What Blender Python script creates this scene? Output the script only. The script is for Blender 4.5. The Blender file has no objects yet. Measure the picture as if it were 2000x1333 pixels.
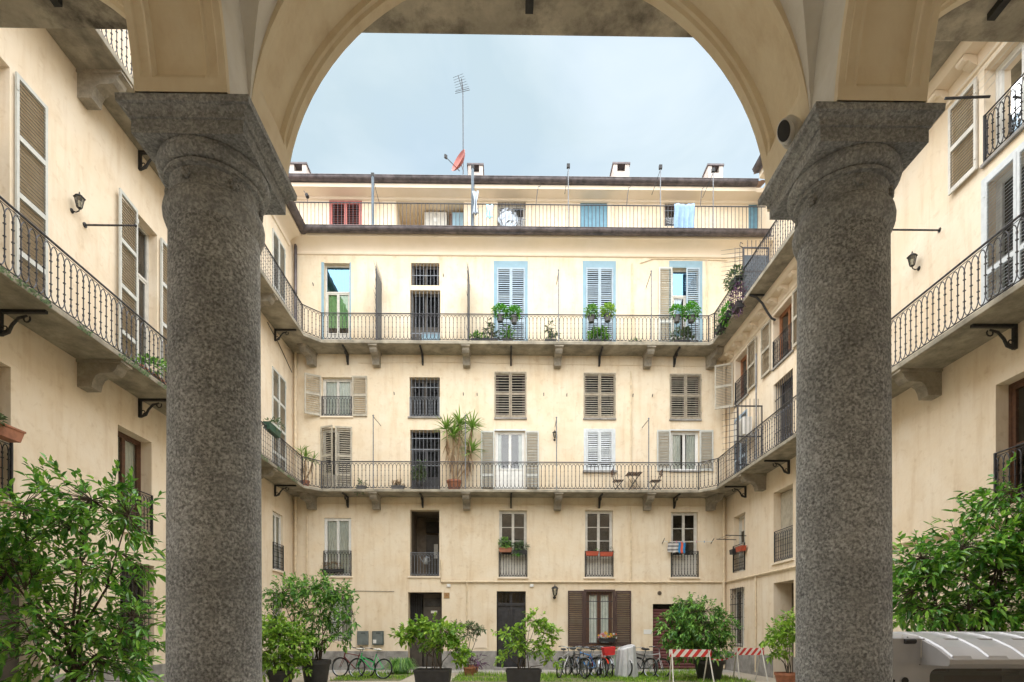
import bpy, bmesh, math, random
from mathutils import Vector, Matrix
R = math.radians
sc = bpy.context.scene
col = sc.collection
random.seed(7)

# ------------------------------------------------------------------ camera
F = 1111.0; EYE = 1.55; PSI = math.atan(15 / F)      # 20 mm lens, eye height, small yaw
cam_d = bpy.data.cameras.new('camera'); cam = bpy.data.objects.new('camera', cam_d); col.objects.link(cam)
cam.location = (0, 0, EYE); cam.rotation_euler = (R(90), 0, -PSI)
cam_d.sensor_width = 36; cam_d.lens = 36 * F / 2000; cam_d.shift_y = (1232 - 666.5) / 2000
cam_d.clip_start = 0.05; cam_d.clip_end = 500
sc.camera = cam
# ------------------------------------------------------------------ sky, sun, exposure
SUN_EL, SUN_AZ = 71.0, 184.0       # degrees; azimuth clockwise from +Y
w = bpy.data.worlds.new('World'); sc.world = w; w.use_nodes = True
nt = w.node_tree; nt.nodes.clear()
wo = nt.nodes.new('ShaderNodeOutputWorld'); bg = nt.nodes.new('ShaderNodeBackground')
sky = nt.nodes.new('ShaderNodeTexSky'); sky.sky_type = 'NISHITA'; sky.sun_disc = False
sky.sun_elevation = R(SUN_EL); sky.sun_rotation = R(SUN_AZ); sky.air_density = 1.0; sky.dust_density = 2.0
tc = nt.nodes.new('ShaderNodeTexCoord'); mp = nt.nodes.new('ShaderNodeMapping'); mp.inputs['Scale'].default_value = (1, 1, 1.8)
nz = nt.nodes.new('ShaderNodeTexNoise'); nz.inputs['Scale'].default_value = 2.2; nz.inputs['Detail'].default_value = 5; nz.inputs['Roughness'].default_value = .55
cr = nt.nodes.new('ShaderNodeMapRange'); cr.inputs[1].default_value = .3; cr.inputs[2].default_value = .72; cr.inputs[3].default_value = .72; cr.inputs[4].default_value = 1.0
mx = nt.nodes.new('ShaderNodeMixRGB'); cl = nt.nodes.new('ShaderNodeMixRGB'); cl.inputs[1].default_value = (1.75, 2.16, 2.32, 1); cl.inputs[2].default_value = (2.4, 2.72, 2.8, 1); c2r = nt.nodes.new('ShaderNodeMapRange'); c2r.inputs[1].default_value = .36; c2r.inputs[2].default_value = .64; nz2 = nt.nodes.new('ShaderNodeTexNoise'); nz2.inputs['Scale'].default_value = 3.1; nz2.inputs['Detail'].default_value = 6; nz2.inputs['Roughness'].default_value = .5; nz2.inputs['Distortion'].default_value = .6
nt.links.new(nz2.outputs['Fac'], c2r.inputs[0]); nt.links.new(c2r.outputs[0], cl.inputs[0]); nt.links.new(cl.outputs[0], mx.inputs[2]); nt.links.new(mp.outputs[0], nz2.inputs['Vector'])
for a, b in ((tc.outputs['Generated'], mp.inputs[0]), (mp.outputs[0], nz.inputs['Vector']), (nz.outputs['Fac'], cr.inputs[0]), (cr.outputs[0], mx.inputs[0]), (sky.outputs[0], mx.inputs[1]), (mx.outputs[0], bg.inputs[0]), (bg.outputs[0], wo.inputs[0])):
    nt.links.new(a, b)
bg.inputs[1].default_value = 0.05
sd = bpy.data.lights.new('sun', 'SUN'); so = bpy.data.objects.new('sun', sd); col.objects.link(so)
sd.energy = 1.5; sd.angle = R(140); sd.color = (1.0, .98, .945)
_d = Vector((math.sin(R(SUN_AZ)) * math.cos(R(SUN_EL)), math.cos(R(SUN_AZ)) * math.cos(R(SUN_EL)), math.sin(R(SUN_EL))))
so.rotation_euler = _d.to_track_quat('Z', 'Y').to_euler(); so.location = (0, -10, 40)
vs = sc.view_settings; vs.view_transform = 'Standard'; vs.look = 'None'; vs.gamma = 1; vs.use_curve_mapping = False
vs.exposure = 2.87
sc.cycles.max_bounces = 10; sc.cycles.diffuse_bounces = 6; sc.cycles.transparent_max_bounces = 12

# ------------------------------------------------------------------ the photograph's rays
def ray(u, v):
    x = (u - 1000) / F; z = (1232 - v) / F; s, c = math.sin(PSI), math.cos(PSI)
    return Vector((s + x * c, c - x * s, z))
def atY(u, v, Y): d = ray(u, v); t = Y / d.y; return Vector((d.x * t, Y, EYE + d.z * t))
def atX(u, v, X): d = ray(u, v); t = X / d.x; return Vector((X, d.y * t, EYE + d.z * t))
def atZ(u, v, Z): d = ray(u, v); t = (Z - EYE) / d.z; return Vector((d.x * t, d.y * t, Z))

# ------------------------------------------------------------------ materials
MATS = {}
def mat(name, c, rough=.7, metal=0, var=.12, scale=6, bump=.0, bscale=60, c2=None, spec=.5, island=0, streak=0, coat=0, translucent=0):
    if name in MATS: return MATS[name]
    m = bpy.data.materials.new(name); m.use_nodes = True; t = m.node_tree; N = t.nodes; L = t.links
    p = N['Principled BSDF']; p.inputs['Roughness'].default_value = rough; p.inputs['Metallic'].default_value = metal
    p.inputs['Specular IOR Level'].default_value = spec
    if coat: p.inputs['Coat Weight'].default_value = coat
    tcn = N.new('ShaderNodeTexCoord')
    n1 = N.new('ShaderNodeTexNoise'); n1.inputs['Scale'].default_value = scale; n1.inputs['Detail'].default_value = 6; n1.inputs['Roughness'].default_value = .6
    L.new(tcn.outputs['Object'], n1.inputs['Vector'])
    mr = N.new('ShaderNodeMapRange'); mr.inputs[1].default_value = .35; mr.inputs[2].default_value = .65
    L.new(n1.outputs['Fac'], mr.inputs[0])
    m1 = N.new('ShaderNodeMixRGB')
    if c2 is None: c2 = tuple(x * (1 - 2 * var) for x in c); c1 = tuple(min(1, x * (1 + var * .6)) for x in c)
    else: c1 = c
    m1.inputs[1].default_value = (*c1, 1); m1.inputs[2].default_value = (*c2, 1)
    L.new(mr.outputs[0], m1.inputs[0]); out = m1.outputs[0]
    if streak:
        mpn = N.new('ShaderNodeMapping'); mpn.inputs['Scale'].default_value = (3.2, 3.2, .35); L.new(tcn.outputs['Object'], mpn.inputs[0])
        n2 = N.new('ShaderNodeTexNoise'); n2.inputs['Scale'].default_value = 1.3; n2.inputs['Detail'].default_value = 7; n2.inputs['Roughness'].default_value = .65; L.new(mpn.outputs[0], n2.inputs['Vector'])
        m2r = N.new('ShaderNodeMapRange'); m2r.inputs[1].default_value = .50; m2r.inputs[2].default_value = .74; m2r.inputs[4].default_value = streak; L.new(n2.outputs['Fac'], m2r.inputs[0])
        m2 = N.new('ShaderNodeMixRGB'); m2.blend_type = 'MULTIPLY'; m2.inputs[2].default_value = (.72, .6, .46, 1); L.new(m2r.outputs[0], m2.inputs[0]); L.new(out, m2.inputs[1]); out = m2.outputs[0]
        for sc_, lo_, hi_, amt, cc in ((.8, .54, .575, .22, (.86, .80, .72)), (5.0, .56, .76, .55, (.74, .66, .56)), (1.7, .60, .63, .16, (1.12, 1.1, 1.06))):
            nn_ = N.new('ShaderNodeTexNoise'); nn_.inputs['Scale'].default_value = sc_; nn_.inputs['Detail'].default_value = 9; nn_.inputs['Roughness'].default_value = .62; nn_.inputs['Distortion'].default_value = .4; L.new(tcn.outputs['Object'], nn_.inputs['Vector'])
            rr_ = N.new('ShaderNodeMapRange'); rr_.inputs[1].default_value = lo_; rr_.inputs[2].default_value = hi_; rr_.inputs[4].default_value = amt * streak * 2.4; L.new(nn_.outputs['Fac'], rr_.inputs[0])
            mm_ = N.new('ShaderNodeMixRGB'); mm_.blend_type = 'MULTIPLY'; mm_.inputs[2].default_value = (*cc, 1); L.new(rr_.outputs[0], mm_.inputs[0]); L.new(out, mm_.inputs[1]); out = mm_.outputs[0]
    if island:
        g = N.new('ShaderNodeNewGeometry'); hs = N.new('ShaderNodeHueSaturation')
        a = N.new('ShaderNodeMapRange'); a.inputs[3].default_value = 1 - island; a.inputs[4].default_value = 1 + island; L.new(g.outputs['Random Per Island'], a.inputs[0]); L.new(a.outputs[0], hs.inputs['Value'])
        b = N.new('ShaderNodeMapRange'); b.inputs[3].default_value = .5 + island * .06; b.inputs[4].default_value = .5 - island * .05; L.new(g.outputs['Random Per Island'], b.inputs[0]); L.new(b.outputs[0], hs.inputs['Hue'])
        L.new(out, hs.inputs['Color']); out = hs.outputs[0]
    L.new(out, p.inputs['Base Color'])
    if bump:
        n3 = N.new('ShaderNodeTexNoise'); n3.inputs['Scale'].default_value = bscale; n3.inputs['Detail'].default_value = 4; L.new(tcn.outputs['Object'], n3.inputs['Vector'])
        bn = N.new('ShaderNodeBump'); bn.inputs['Strength'].default_value = bump; bn.inputs['Distance'].default_value = .02; L.new(n3.outputs['Fac'], bn.inputs['Height']); L.new(bn.outputs[0], p.inputs['Normal'])
    if translucent:
        tr = N.new('ShaderNodeBsdfTranslucent'); L.new(out, tr.inputs['Color']); ms = N.new('ShaderNodeMixShader'); ms.inputs[0].default_value = translucent
        o = N['Material Output']; L.new(p.outputs[0], ms.inputs[1]); L.new(tr.outputs[0], ms.inputs[2]); L.new(ms.outputs[0], o.inputs['Surface'])
    MATS[name] = m; return m
def glass(name, tint=(.9, .93, .93), rough=.02, refl=.05, gc=(1, 1, 1)):
    if name in MATS: return MATS[name]
    m = bpy.data.materials.new(name); m.use_nodes = True; t = m.node_tree; N = t.nodes; L = t.links; N.clear()
    o = N.new('ShaderNodeOutputMaterial'); ms = N.new('ShaderNodeMixShader'); tr = N.new('ShaderNodeBsdfTransparent'); gl = N.new('ShaderNodeBsdfGlossy')
    tr.inputs[0].default_value = (*tint, 1); gl.inputs['Roughness'].default_value = rough; gl.inputs[0].default_value = (*gc, 1)
    tcn = N.new('ShaderNodeTexCoord'); nz_ = N.new('ShaderNodeTexNoise'); nz_.inputs['Scale'].default_value = 2.0; L.new(tcn.outputs['Object'], nz_.inputs['Vector'])
    bn = N.new('ShaderNodeBump'); bn.inputs['Strength'].default_value = .06; bn.inputs['Distance'].default_value = .05; L.new(nz_.outputs['Fac'], bn.inputs['Height']); L.new(bn.outputs[0], gl.inputs['Normal'])
    fr = N.new('ShaderNodeFresnel'); fr.inputs[0].default_value = 1.5
    ad = N.new('ShaderNodeMath'); ad.operation = 'ADD'; ad.use_clamp = True; ad.inputs[1].default_value = refl
    L.new(fr.outputs[0], ad.inputs[0]); L.new(ad.outputs[0], ms.inputs[0]); L.new(tr.outputs[0], ms.inputs[1]); L.new(gl.outputs[0], ms.inputs[2]); L.new(ms.outputs[0], o.inputs[0])
    MATS[name] = m; return m
def stone(name, c1, c2, c3, bump=.5, sc1=90, sc2=9, grain=False):
    if name in MATS: return MATS[name]
    m = bpy.data.materials.new(name); m.use_nodes = True; t = m.node_tree; N = t.nodes; L = t.links
    p = N['Principled BSDF']; p.inputs['Roughness'].default_value = .85
    tcn = N.new('ShaderNodeTexCoord')
    a = N.new('ShaderNodeTexNoise'); a.inputs['Scale'].default_value = sc1; a.inputs['Detail'].default_value = 8; a.inputs['Roughness'].default_value = .8; L.new(tcn.outputs['Object'], a.inputs['Vector'])
    b = N.new('ShaderNodeTexNoise'); b.inputs['Scale'].default_value = sc2; b.inputs['Detail'].default_value = 8; b.inputs['Roughness'].default_value = .7; L.new(tcn.outputs['Object'], b.inputs['Vector'])
    r1 = N.new('ShaderNodeMapRange'); r1.inputs[1].default_value = .36; r1.inputs[2].default_value = .66; L.new(a.outputs['Fac'], r1.inputs[0])
    r2 = N.new('ShaderNodeMapRange'); r2.inputs[1].default_value = .45; r2.inputs[2].default_value = .7; L.new(b.outputs['Fac'], r2.inputs[0])
    m1 = N.new('ShaderNodeMixRGB'); m1.inputs[1].default_value = (*c1, 1); m1.inputs[2].default_value = (*c2, 1); L.new(r1.outputs[0], m1.inputs[0])
    m2 = N.new('ShaderNodeMixRGB'); m2.inputs[2].default_value = (*c3, 1); L.new(r2.outputs[0], m2.inputs[0]); L.new(m1.outputs[0], m2.inputs[1])
    lo = N.new('ShaderNodeTexNoise'); lo.inputs['Scale'].default_value = 2.3; lo.inputs['Detail'].default_value = 5; L.new(tcn.outputs['Object'], lo.inputs['Vector'])
    lr = N.new('ShaderNodeMapRange'); lr.inputs[1].default_value = .35; lr.inputs[2].default_value = .65; lr.inputs[3].default_value = .72; lr.inputs[4].default_value = 1.15; L.new(lo.outputs['Fac'], lr.inputs[0])
    if grain:
        a.inputs['Detail'].default_value = 4; a.inputs['Roughness'].default_value = .65; r1.inputs[1].default_value = .4; r1.inputs[2].default_value = .62; r2.inputs[1].default_value = .5; r2.inputs[2].default_value = .75
        vo = N.new('ShaderNodeTexVoronoi'); vo.inputs['Scale'].default_value = 70; L.new(tcn.outputs['Object'], vo.inputs['Vector']); bwn = N.new('ShaderNodeRGBToBW'); L.new(vo.outputs['Color'], bwn.inputs[0])
        vr = N.new('ShaderNodeMapRange'); vr.inputs[1].default_value = .2; vr.inputs[2].default_value = .8; vr.inputs[3].default_value = .78; vr.inputs[4].default_value = 1.2; L.new(bwn.outputs[0], vr.inputs[0])
        vm = N.new('ShaderNodeMixRGB'); vm.blend_type = 'MULTIPLY'; vm.inputs[0].default_value = 1; L.new(m2.outputs[0], vm.inputs[1]); L.new(vr.outputs[0], vm.inputs[2]); m2 = vm
    ml = N.new('ShaderNodeMixRGB'); ml.blend_type = 'MULTIPLY'; ml.inputs[0].default_value = 1; L.new(m2.outputs[0], ml.inputs[1]); L.new(lr.outputs[0], ml.inputs[2])
    L.new(ml.outputs[0], p.inputs['Base Color'])
    ad = N.new('ShaderNodeMath'); ad.operation = 'ADD'; L.new(a.outputs['Fac'], ad.inputs[0]); L.new(b.outputs['Fac'], ad.inputs[1])
    bn = N.new('ShaderNodeBump'); bn.inputs['Strength'].default_value = bump; bn.inputs['Distance'].default_value = .015; L.new(ad.outputs[0], bn.inputs['Height']); L.new(bn.outputs[0], p.inputs['Normal'])
    MATS[name] = m; return m
M_WALL = mat('cream_plaster', (.765, .675, .535), .9, var=.05, scale=1.1, bump=.3, bscale=9, c2=(.725, .605, .44), streak=.48)
M_SIDE = mat('cream_plaster_side', (.775, .68, .55), .9, scale=.9, bump=.3, bscale=9, c2=(.735, .615, .46), streak=.46)
M_TRIM = mat('cream_trim', (.79, .685, .56), .85, scale=2, bump=.1, c2=(.75, .65, .51))
M_INT = mat('ochre_plaster', (.84, .755, .58), .9, scale=2.5, bump=.35, bscale=14, c2=(.77, .66, .48), streak=.3)
M_VAULT = mat('white_vault_plaster', (.82, .81, .78), .9, scale=2.5, bump=.3, bscale=14, c2=(.70, .68, .63), streak=.2)
M_GRAN = stone('grey_granite', (.56, .58, .59), (.20, .207, .21), (.32, .33, .335), .8, 66, 9, True)
M_GRANC = stone('dark_granite', (.44, .455, .46), (.27, .278, .28), (.26, .267, .27), .45, 66, 6, True)
M_CONC = stone('mossy_stone_slab', (.36, .325, .26), (.29, .26, .2), (.17, .155, .12), .35, 30, 2.2)
M_MOLD = stone('mouldy_concrete', (.55, .50, .41), (.46, .42, .34), (.09, .078, .066), .4, 25, 2.4)
M_CORB = stone('corbel_stone', (.40, .36, .29), (.32, .285, .23), (.2, .175, .14), .4, 30, 4)
M_IRON = mat('black_iron', (.035, .035, .037), .6, .3, var=.2, scale=20)
M_RAIL = mat('grey_wrought_iron', (.075, .075, .085), .55, .4, var=.25, scale=15)
M_GRILL = mat('pale_grey_iron', (.20, .215, .24), .5, .3, var=.2, scale=15)
M_GUT = mat('brown_copper_gutter', (.13, .112, .118), .45, .5, var=.25, scale=4)
M_PIPE = mat('cream_pipe', (.72, .60, .43), .7, var=.08)
M_WHITE = mat('white_paint', (.74, .74, .72), .5, var=.05)
M_GREYW = mat('grey_white_paint', (.62, .60, .55), .55, var=.08, scale=5)
M_TAUPE = mat('taupe_shutter_paint', (.45, .41, .33), .65, var=.12, scale=5)
M_TAUPE2 = mat('weathered_taupe_paint', (.37, .325, .25), .75, c2=(.25, .21, .155), scale=7)
M_SHUT = mat('pale_grey_shutter_paint', (.55, .56, .53), .6, var=.06, scale=5)
M_LBLUE = mat('light_blue_paint', (.26, .40, .49), .75, var=.05, scale=3)
M_LBSH = mat('pale_blue_shutter_paint', (.36, .45, .53), .6, var=.06, scale=5)
M_WBLUE = mat('bluish_white_paint', (.60, .64, .67), .6, var=.06, scale=5)
M_BSHUT = mat('blue_board_paint', (.13, .28, .38), .6, var=.08)
M_BROWN = mat('brown_wood', (.13, .06, .032), .5, c2=(.075, .034, .02), scale=14)
M_ORANGEW = mat('orange_brown_wood', (.33, .14, .06), .5, var=.15, scale=10)
M_DBROWN = mat('dark_brown_shutter', (.075, .042, .035), .55, var=.15, scale=10)
M_RED = mat('dusty_red_paint', (.42, .13, .11), .6, var=.12)
M_DKRED = mat('dark_red_slats', (.30, .085, .08), .6, var=.15)
M_BURG = mat('burgundy_roller_paint', (.14, .045, .045), .5, var=.12, scale=4)
M_BLACKD = mat('charcoal_door_paint', (.035, .034, .038), .45, var=.2, scale=8)
M_DKDOOR = mat('dark_taupe_door', (.07, .058, .045), .6, var=.15)
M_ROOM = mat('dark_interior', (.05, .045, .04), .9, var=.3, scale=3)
M_CURT = mat('pale_curtain', (.80, .82, .76), .9, var=.06, scale=8, translucent=.1)
M_GCURT = mat('green_curtain', (.30, .55, .25), .9, var=.1, scale=8, translucent=.1)
M_BCURT = mat('blue_curtain', (.38, .58, .72), .9, var=.1, scale=8, translucent=.2)
M_GLASSD = glass('dull_glass', (.55, .57, .57), .1, -.02, (.25, .25, .26)); M_GLASS = glass('window_glass'); M_GLASSB = glass('sky_tinted_glass', (.3, .4, .5), .02, .4, (.30, .55, .78))  # last glass: the blue of a sky reflection is put into its tint
M_PLINTH = stone('grey_plinth_stone', (.36, .35, .33), (.27, .26, .25), (.19, .18, .17), .3, 40, 2.5)
M_TILE = mat('roof_tile', (.30, .17, .11), .85, c2=(.2, .13, .09), scale=5)
M_CHIM = mat('pale_chimney_render', (.55, .50, .47), .9, var=.12, scale=4)
M_ALU = mat('grey_galvanised_metal', (.30, .33, .36), .4, .7, var=.15)
M_TERRA = mat('terracotta', (.36, .15, .085), .8, var=.15, scale=8)
M_BLKPOT = mat('black_plastic', (.03, .03, .032), .55, var=.15)
M_GRYPOT = mat('grey_plastic', (.10, .10, .105), .55, var=.15)
M_SOIL = mat('soil', (.06, .045, .03), .95, var=.3, scale=20)
M_BARK = mat('brown_bark', (.10, .075, .055), .9, c2=(.06, .045, .033), scale=20)
M_LEAFD = mat('laurel_leaf', (.17, .41, .05), .3, var=.15, scale=8, island=.55, spec=.6, translucent=.25)
M_LEAFM = mat('camellia_leaf', (.17, .38, .07), .38, var=.15, scale=8, island=.55, translucent=.3)
M_LEAFY = mat('fresh_leaf', (.27, .47, .06), .45, var=.12, scale=8, island=.4, translucent=.35)
M_LEAFB = mat('bright_succulent_leaf', (.12, .38, .04), .5, var=.15, scale=8, island=.4, translucent=.25)
M_LEAFG = mat('grey_green_leaf', (.13, .20, .09), .6, var=.15, scale=8, island=.4, translucent=.2)
M_LEAFP = mat('purple_leaf', (.16, .08, .16), .6, var=.2, scale=8, island=.5, translucent=.2)
M_DRY = mat('dry_leaf', (.34, .24, .14), .85, var=.15, scale=8, island=.3)
M_YUC = mat('yucca_leaf', (.20, .36, .06), .45, var=.12, scale=5, island=.35, translucent=.2)

# ------------------------------------------------------------------ mesh builder and object helpers
class MB:
    def __init__(s): s.v = []; s.f = []; s.m = []; s.k = 0
    def mi(s, k): s.k = k; return s
    def face(s, *pts):
        b = len(s.v); s.v += [tuple(p) for p in pts]; s.f.append(tuple(range(b, b + len(pts)))); s.m.append(s.k); return s
    def box(s, x0, x1, y0, y1, z0, z1):
        b = len(s.v); s.v += [(x, y, z) for z in (z0, z1) for y in (y0, y1) for x in (x0, x1)]
        for q in ((0, 2, 3, 1), (4, 5, 7, 6), (0, 1, 5, 4), (2, 6, 7, 3), (0, 4, 6, 2), (1, 3, 7, 5)): s.f.append(tuple(b + i for i in q)); s.m.append(s.k)
        return s
    def prism(s, poly, a0, a1, ax='x'):
        """extrude a 2D polygon along an axis: ax x -> poly is (y,z); y -> (x,z); z -> (x,y)"""
        n = len(poly); b = len(s.v)
        for a in (a0, a1):
            for p, q in poly: s.v.append({'x': (a, p, q), 'y': (p, a, q), 'z': (p, q, a)}[ax])
        s.f.append(tuple(b + i for i in range(n))); s.f.append(tuple(b + n + i for i in reversed(range(n)))); s.m += [s.k] * 2
        for i in range(n): j = (i + 1) % n; s.f.append((b + j, b + i, b + n + i, b + n + j)); s.m.append(s.k)
        return s
    def tube(s, pts, r, n=6, cap=True):
        pts = [Vector(p) for p in pts]; rs = r if isinstance(r, (list, tuple)) else [r] * len(pts)
        b = len(s.v); N_ = len(pts); t0 = (pts[1] - pts[0]).normalized()
        up = Vector((0, 0, 1)) if abs(t0.z) < .9 else Vector((1, 0, 0)); nx = t0.cross(up).normalized()
        for i, p in enumerate(pts):
            t = (pts[min(i + 1, N_ - 1)] - pts[max(i - 1, 0)]).normalized(); nx = (nx - t * nx.dot(t)).normalized(); ny = t.cross(nx)
            for k in range(n): a = 2 * math.pi * k / n; s.v.append(tuple(p + (nx * math.cos(a) + ny * math.sin(a)) * rs[i]))
        for i in range(N_ - 1):
            for k in range(n): k2 = (k + 1) % n; s.f.append((b + i * n + k, b + i * n + k2, b + (i + 1) * n + k2, b + (i + 1) * n + k)); s.m.append(s.k)
        if cap: s.f.append(tuple(b + k for k in reversed(range(n)))); s.f.append(tuple(b + (N_ - 1) * n + k for k in range(n))); s.m += [s.k] * 2
        return s
    def lathe(s, prof, n=24, c=(0, 0, 0), cap=True, ax='z'):
        b = len(s.v)
        for r, z in prof:
            for k in range(n):
                a = 2 * math.pi * k / n; x, y = r * math.cos(a), r * math.sin(a)
                s.v.append({'z': (c[0] + x, c[1] + y, c[2] + z), 'y': (c[0] + x, c[1] + z, c[2] + y), 'x': (c[0] + z, c[1] + x, c[2] + y)}[ax])
        for i in range(len(prof) - 1):
            for k in range(n): k2 = (k + 1) % n; s.f.append((b + i * n + k, b + i * n + k2, b + (i + 1) * n + k2, b + (i + 1) * n + k)); s.m.append(s.k)
        if cap: s.f.append(tuple(b + k for k in reversed(range(n)))); s.f.append(tuple(b + (len(prof) - 1) * n + k for k in range(n))); s.m += [s.k] * 2
        return s
    def ball(s, c, r, n=8, m=5, sq=(1, 1, 1)):
        prof = [(max(1e-4, r * math.sin(math.pi * i / m)), -r * math.cos(math.pi * i / m)) for i in range(m + 1)]
        b = len(s.v); s.lathe(prof, n, (0, 0, 0), False)
        for i in range(b, len(s.v)): x, y, z = s.v[i]; s.v[i] = (x * sq[0] + c[0], y * sq[1] + c[1], z * sq[2] + c[2])
        return s
    def grid(s, fn, nu, nv):
        b = len(s.v); s.v += [tuple(fn(i / nu, j / nv)) for j in range(nv + 1) for i in range(nu + 1)]
        for j in range(nv):
            for i in range(nu): a = b + j * (nu + 1) + i; s.f.append((a, a + 1, a + nu + 2, a + nu + 1)); s.m.append(s.k)
        return s
    def torus(s, c, R_, r, n=24, m=6, ax='y'):
        b = len(s.v)
        for i in range(n):
            a = 2 * math.pi * i / n
            for j in range(m):
                q = 2 * math.pi * j / m; d = R_ + r * math.cos(q); x, y, z = d * math.cos(a), r * math.sin(q), d * math.sin(a)
                s.v.append({'y': (c[0] + x, c[1] + y, c[2] + z), 'z': (c[0] + x, c[1] + z, c[2] + y), 'x': (c[0] + y, c[1] + x, c[2] + z)}[ax])
        for i in range(n):
            for j in range(m): i2 = (i + 1) % n; j2 = (j + 1) % m; s.f.append((b + i * m + j, b + i2 * m + j, b + i2 * m + j2, b + i * m + j2)); s.m.append(s.k)
        return s
    def mesh(s, name, mats, smooth=False, fix=True):
        me = bpy.data.meshes.new(name); me.from_pydata(s.v, [], s.f)
        for m in (mats if isinstance(mats, (list, tuple)) else [mats]): me.materials.append(m)
        me.polygons.foreach_set('material_index', s.m)
        if fix:
            bm = bmesh.new(); bm.from_mesh(me); bmesh.ops.recalc_face_normals(bm, faces=bm.faces[:]); bm.to_mesh(me); bm.free()
        if smooth:
            me.polygons.foreach_set('use_smooth', [True] * len(me.polygons)); me.set_sharp_from_angle(angle=R(40))
        me.update(); return me
    def build(s, name, mats, parent=None, smooth=False, fix=True, loc=None, bevel=0):
        o = bpy.data.objects.new(name, s.mesh(name, mats, smooth, fix)); col.objects.link(o); o.parent = parent
        if loc is not None: o.location = loc
        if bevel:
            b = o.modifiers.new('bevel', 'BEVEL'); b.width = bevel; b.segments = 2; b.limit_method = 'ANGLE'
        return o
def inst(name, me, parent, loc, rot=(0, 0, 0), scale=(1, 1, 1)):
    o = bpy.data.objects.new(name, me); col.objects.link(o); o.parent = parent; o.location = loc; o.rotation_euler = rot; o.scale = scale; return o
def tag(o, label, cat, group=None):
    o['label'] = label; o['category'] = cat
    if group: o['group'] = group
    return o
def thing(name, label, cat, loc=(0, 0, 0), rz=0, group=None):
    o = bpy.data.objects.new(name, None); col.objects.link(o); o.location = loc; o.rotation_euler = (0, 0, rz); o.empty_display_size = .1
    return tag(o, label, cat, group)
def struct(o): o['kind'] = 'structure'; return o
def stuff(o): o['kind'] = 'stuff'; return o
# ================================================================== the four wings round the courtyard
D = 22.5; XL = -8.3; XR = 8.81; P = .9; CH = .5
ZS1, ZT1, ZS2, ZT2 = 6.81, 6.915, 12.43, 12.56     # undersides and tops of the two balcony slabs
class Fac:
    def __init__(s, root): s.root = root; s.open = []
def bk(u, v): p = atY(u, v, D); return p.x, p.z
def bkr(u0, v0, u1, v1): a = bk(u0, v0); b = bk(u1, v1); return a[0], b[0], b[1], a[1]      # s0,s1,z0,z1
back = Fac(thing('back_building', 'cream five-storey courtyard building with two long iron balconies and roof terrace', 'building', (0, D, 0)))
left = Fac(thing('left_wing', 'cream courtyard wing with tall louvred balcony doors and brown windows', 'building', (XL, 0, 0), R(90)))
right = Fac(thing('right_wing', 'cream courtyard wing with scrolled cornice blocks under its upper balcony', 'building', (XR, 0, 0), R(-90)))

def wall_mesh(mb, s0, s1, z0, z1, ops, i0=0):
    ops = [o for o in ops if o[1] > s0 and o[0] < s1 and o[3] > z0 and o[2] < z1]
    ss = sorted({s0, s1} | {min(max(q, s0), s1) for o in ops for q in o[:2]}); zz = sorted({z0, z1} | {min(max(q, z0), z1) for o in ops for q in o[2:4]})
    for a, b in zip(ss, ss[1:]):
        for c, d in zip(zz, zz[1:]):
            ms, mz = (a + b) / 2, (c + d) / 2
            if any(o[0] < ms < o[1] and o[2] < mz < o[3] for o in ops): continue
            mb.face((a, i0, c), (b, i0, c), (b, i0, d), (a, i0, d))
    for (a, b, c, d, dp) in ops:
        mb.face((a, i0, c), (a, i0, d), (a, i0 + dp, d), (a, i0 + dp, c)); mb.face((b, i0, c), (b, i0 + dp, c), (b, i0 + dp, d), (b, i0, d))
        mb.face((a, i0, d), (b, i0, d), (b, i0 + dp, d), (a, i0 + dp, d)); mb.face((a, i0, c), (a, i0 + dp, c), (b, i0 + dp, c), (b, i0, c))
def room(mb, a, b, c, d, i0, i1):
    mb.face((a, i1, c), (b, i1, c), (b, i1, d), (a, i1, d))
    for x in (a, b): mb.face((x, i0, c), (x, i1, c), (x, i1, d), (x, i0, d))
    for z in (c, d): mb.face((a, i0, z), (b, i0, z), (b, i1, z), (a, i1, z))
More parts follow.
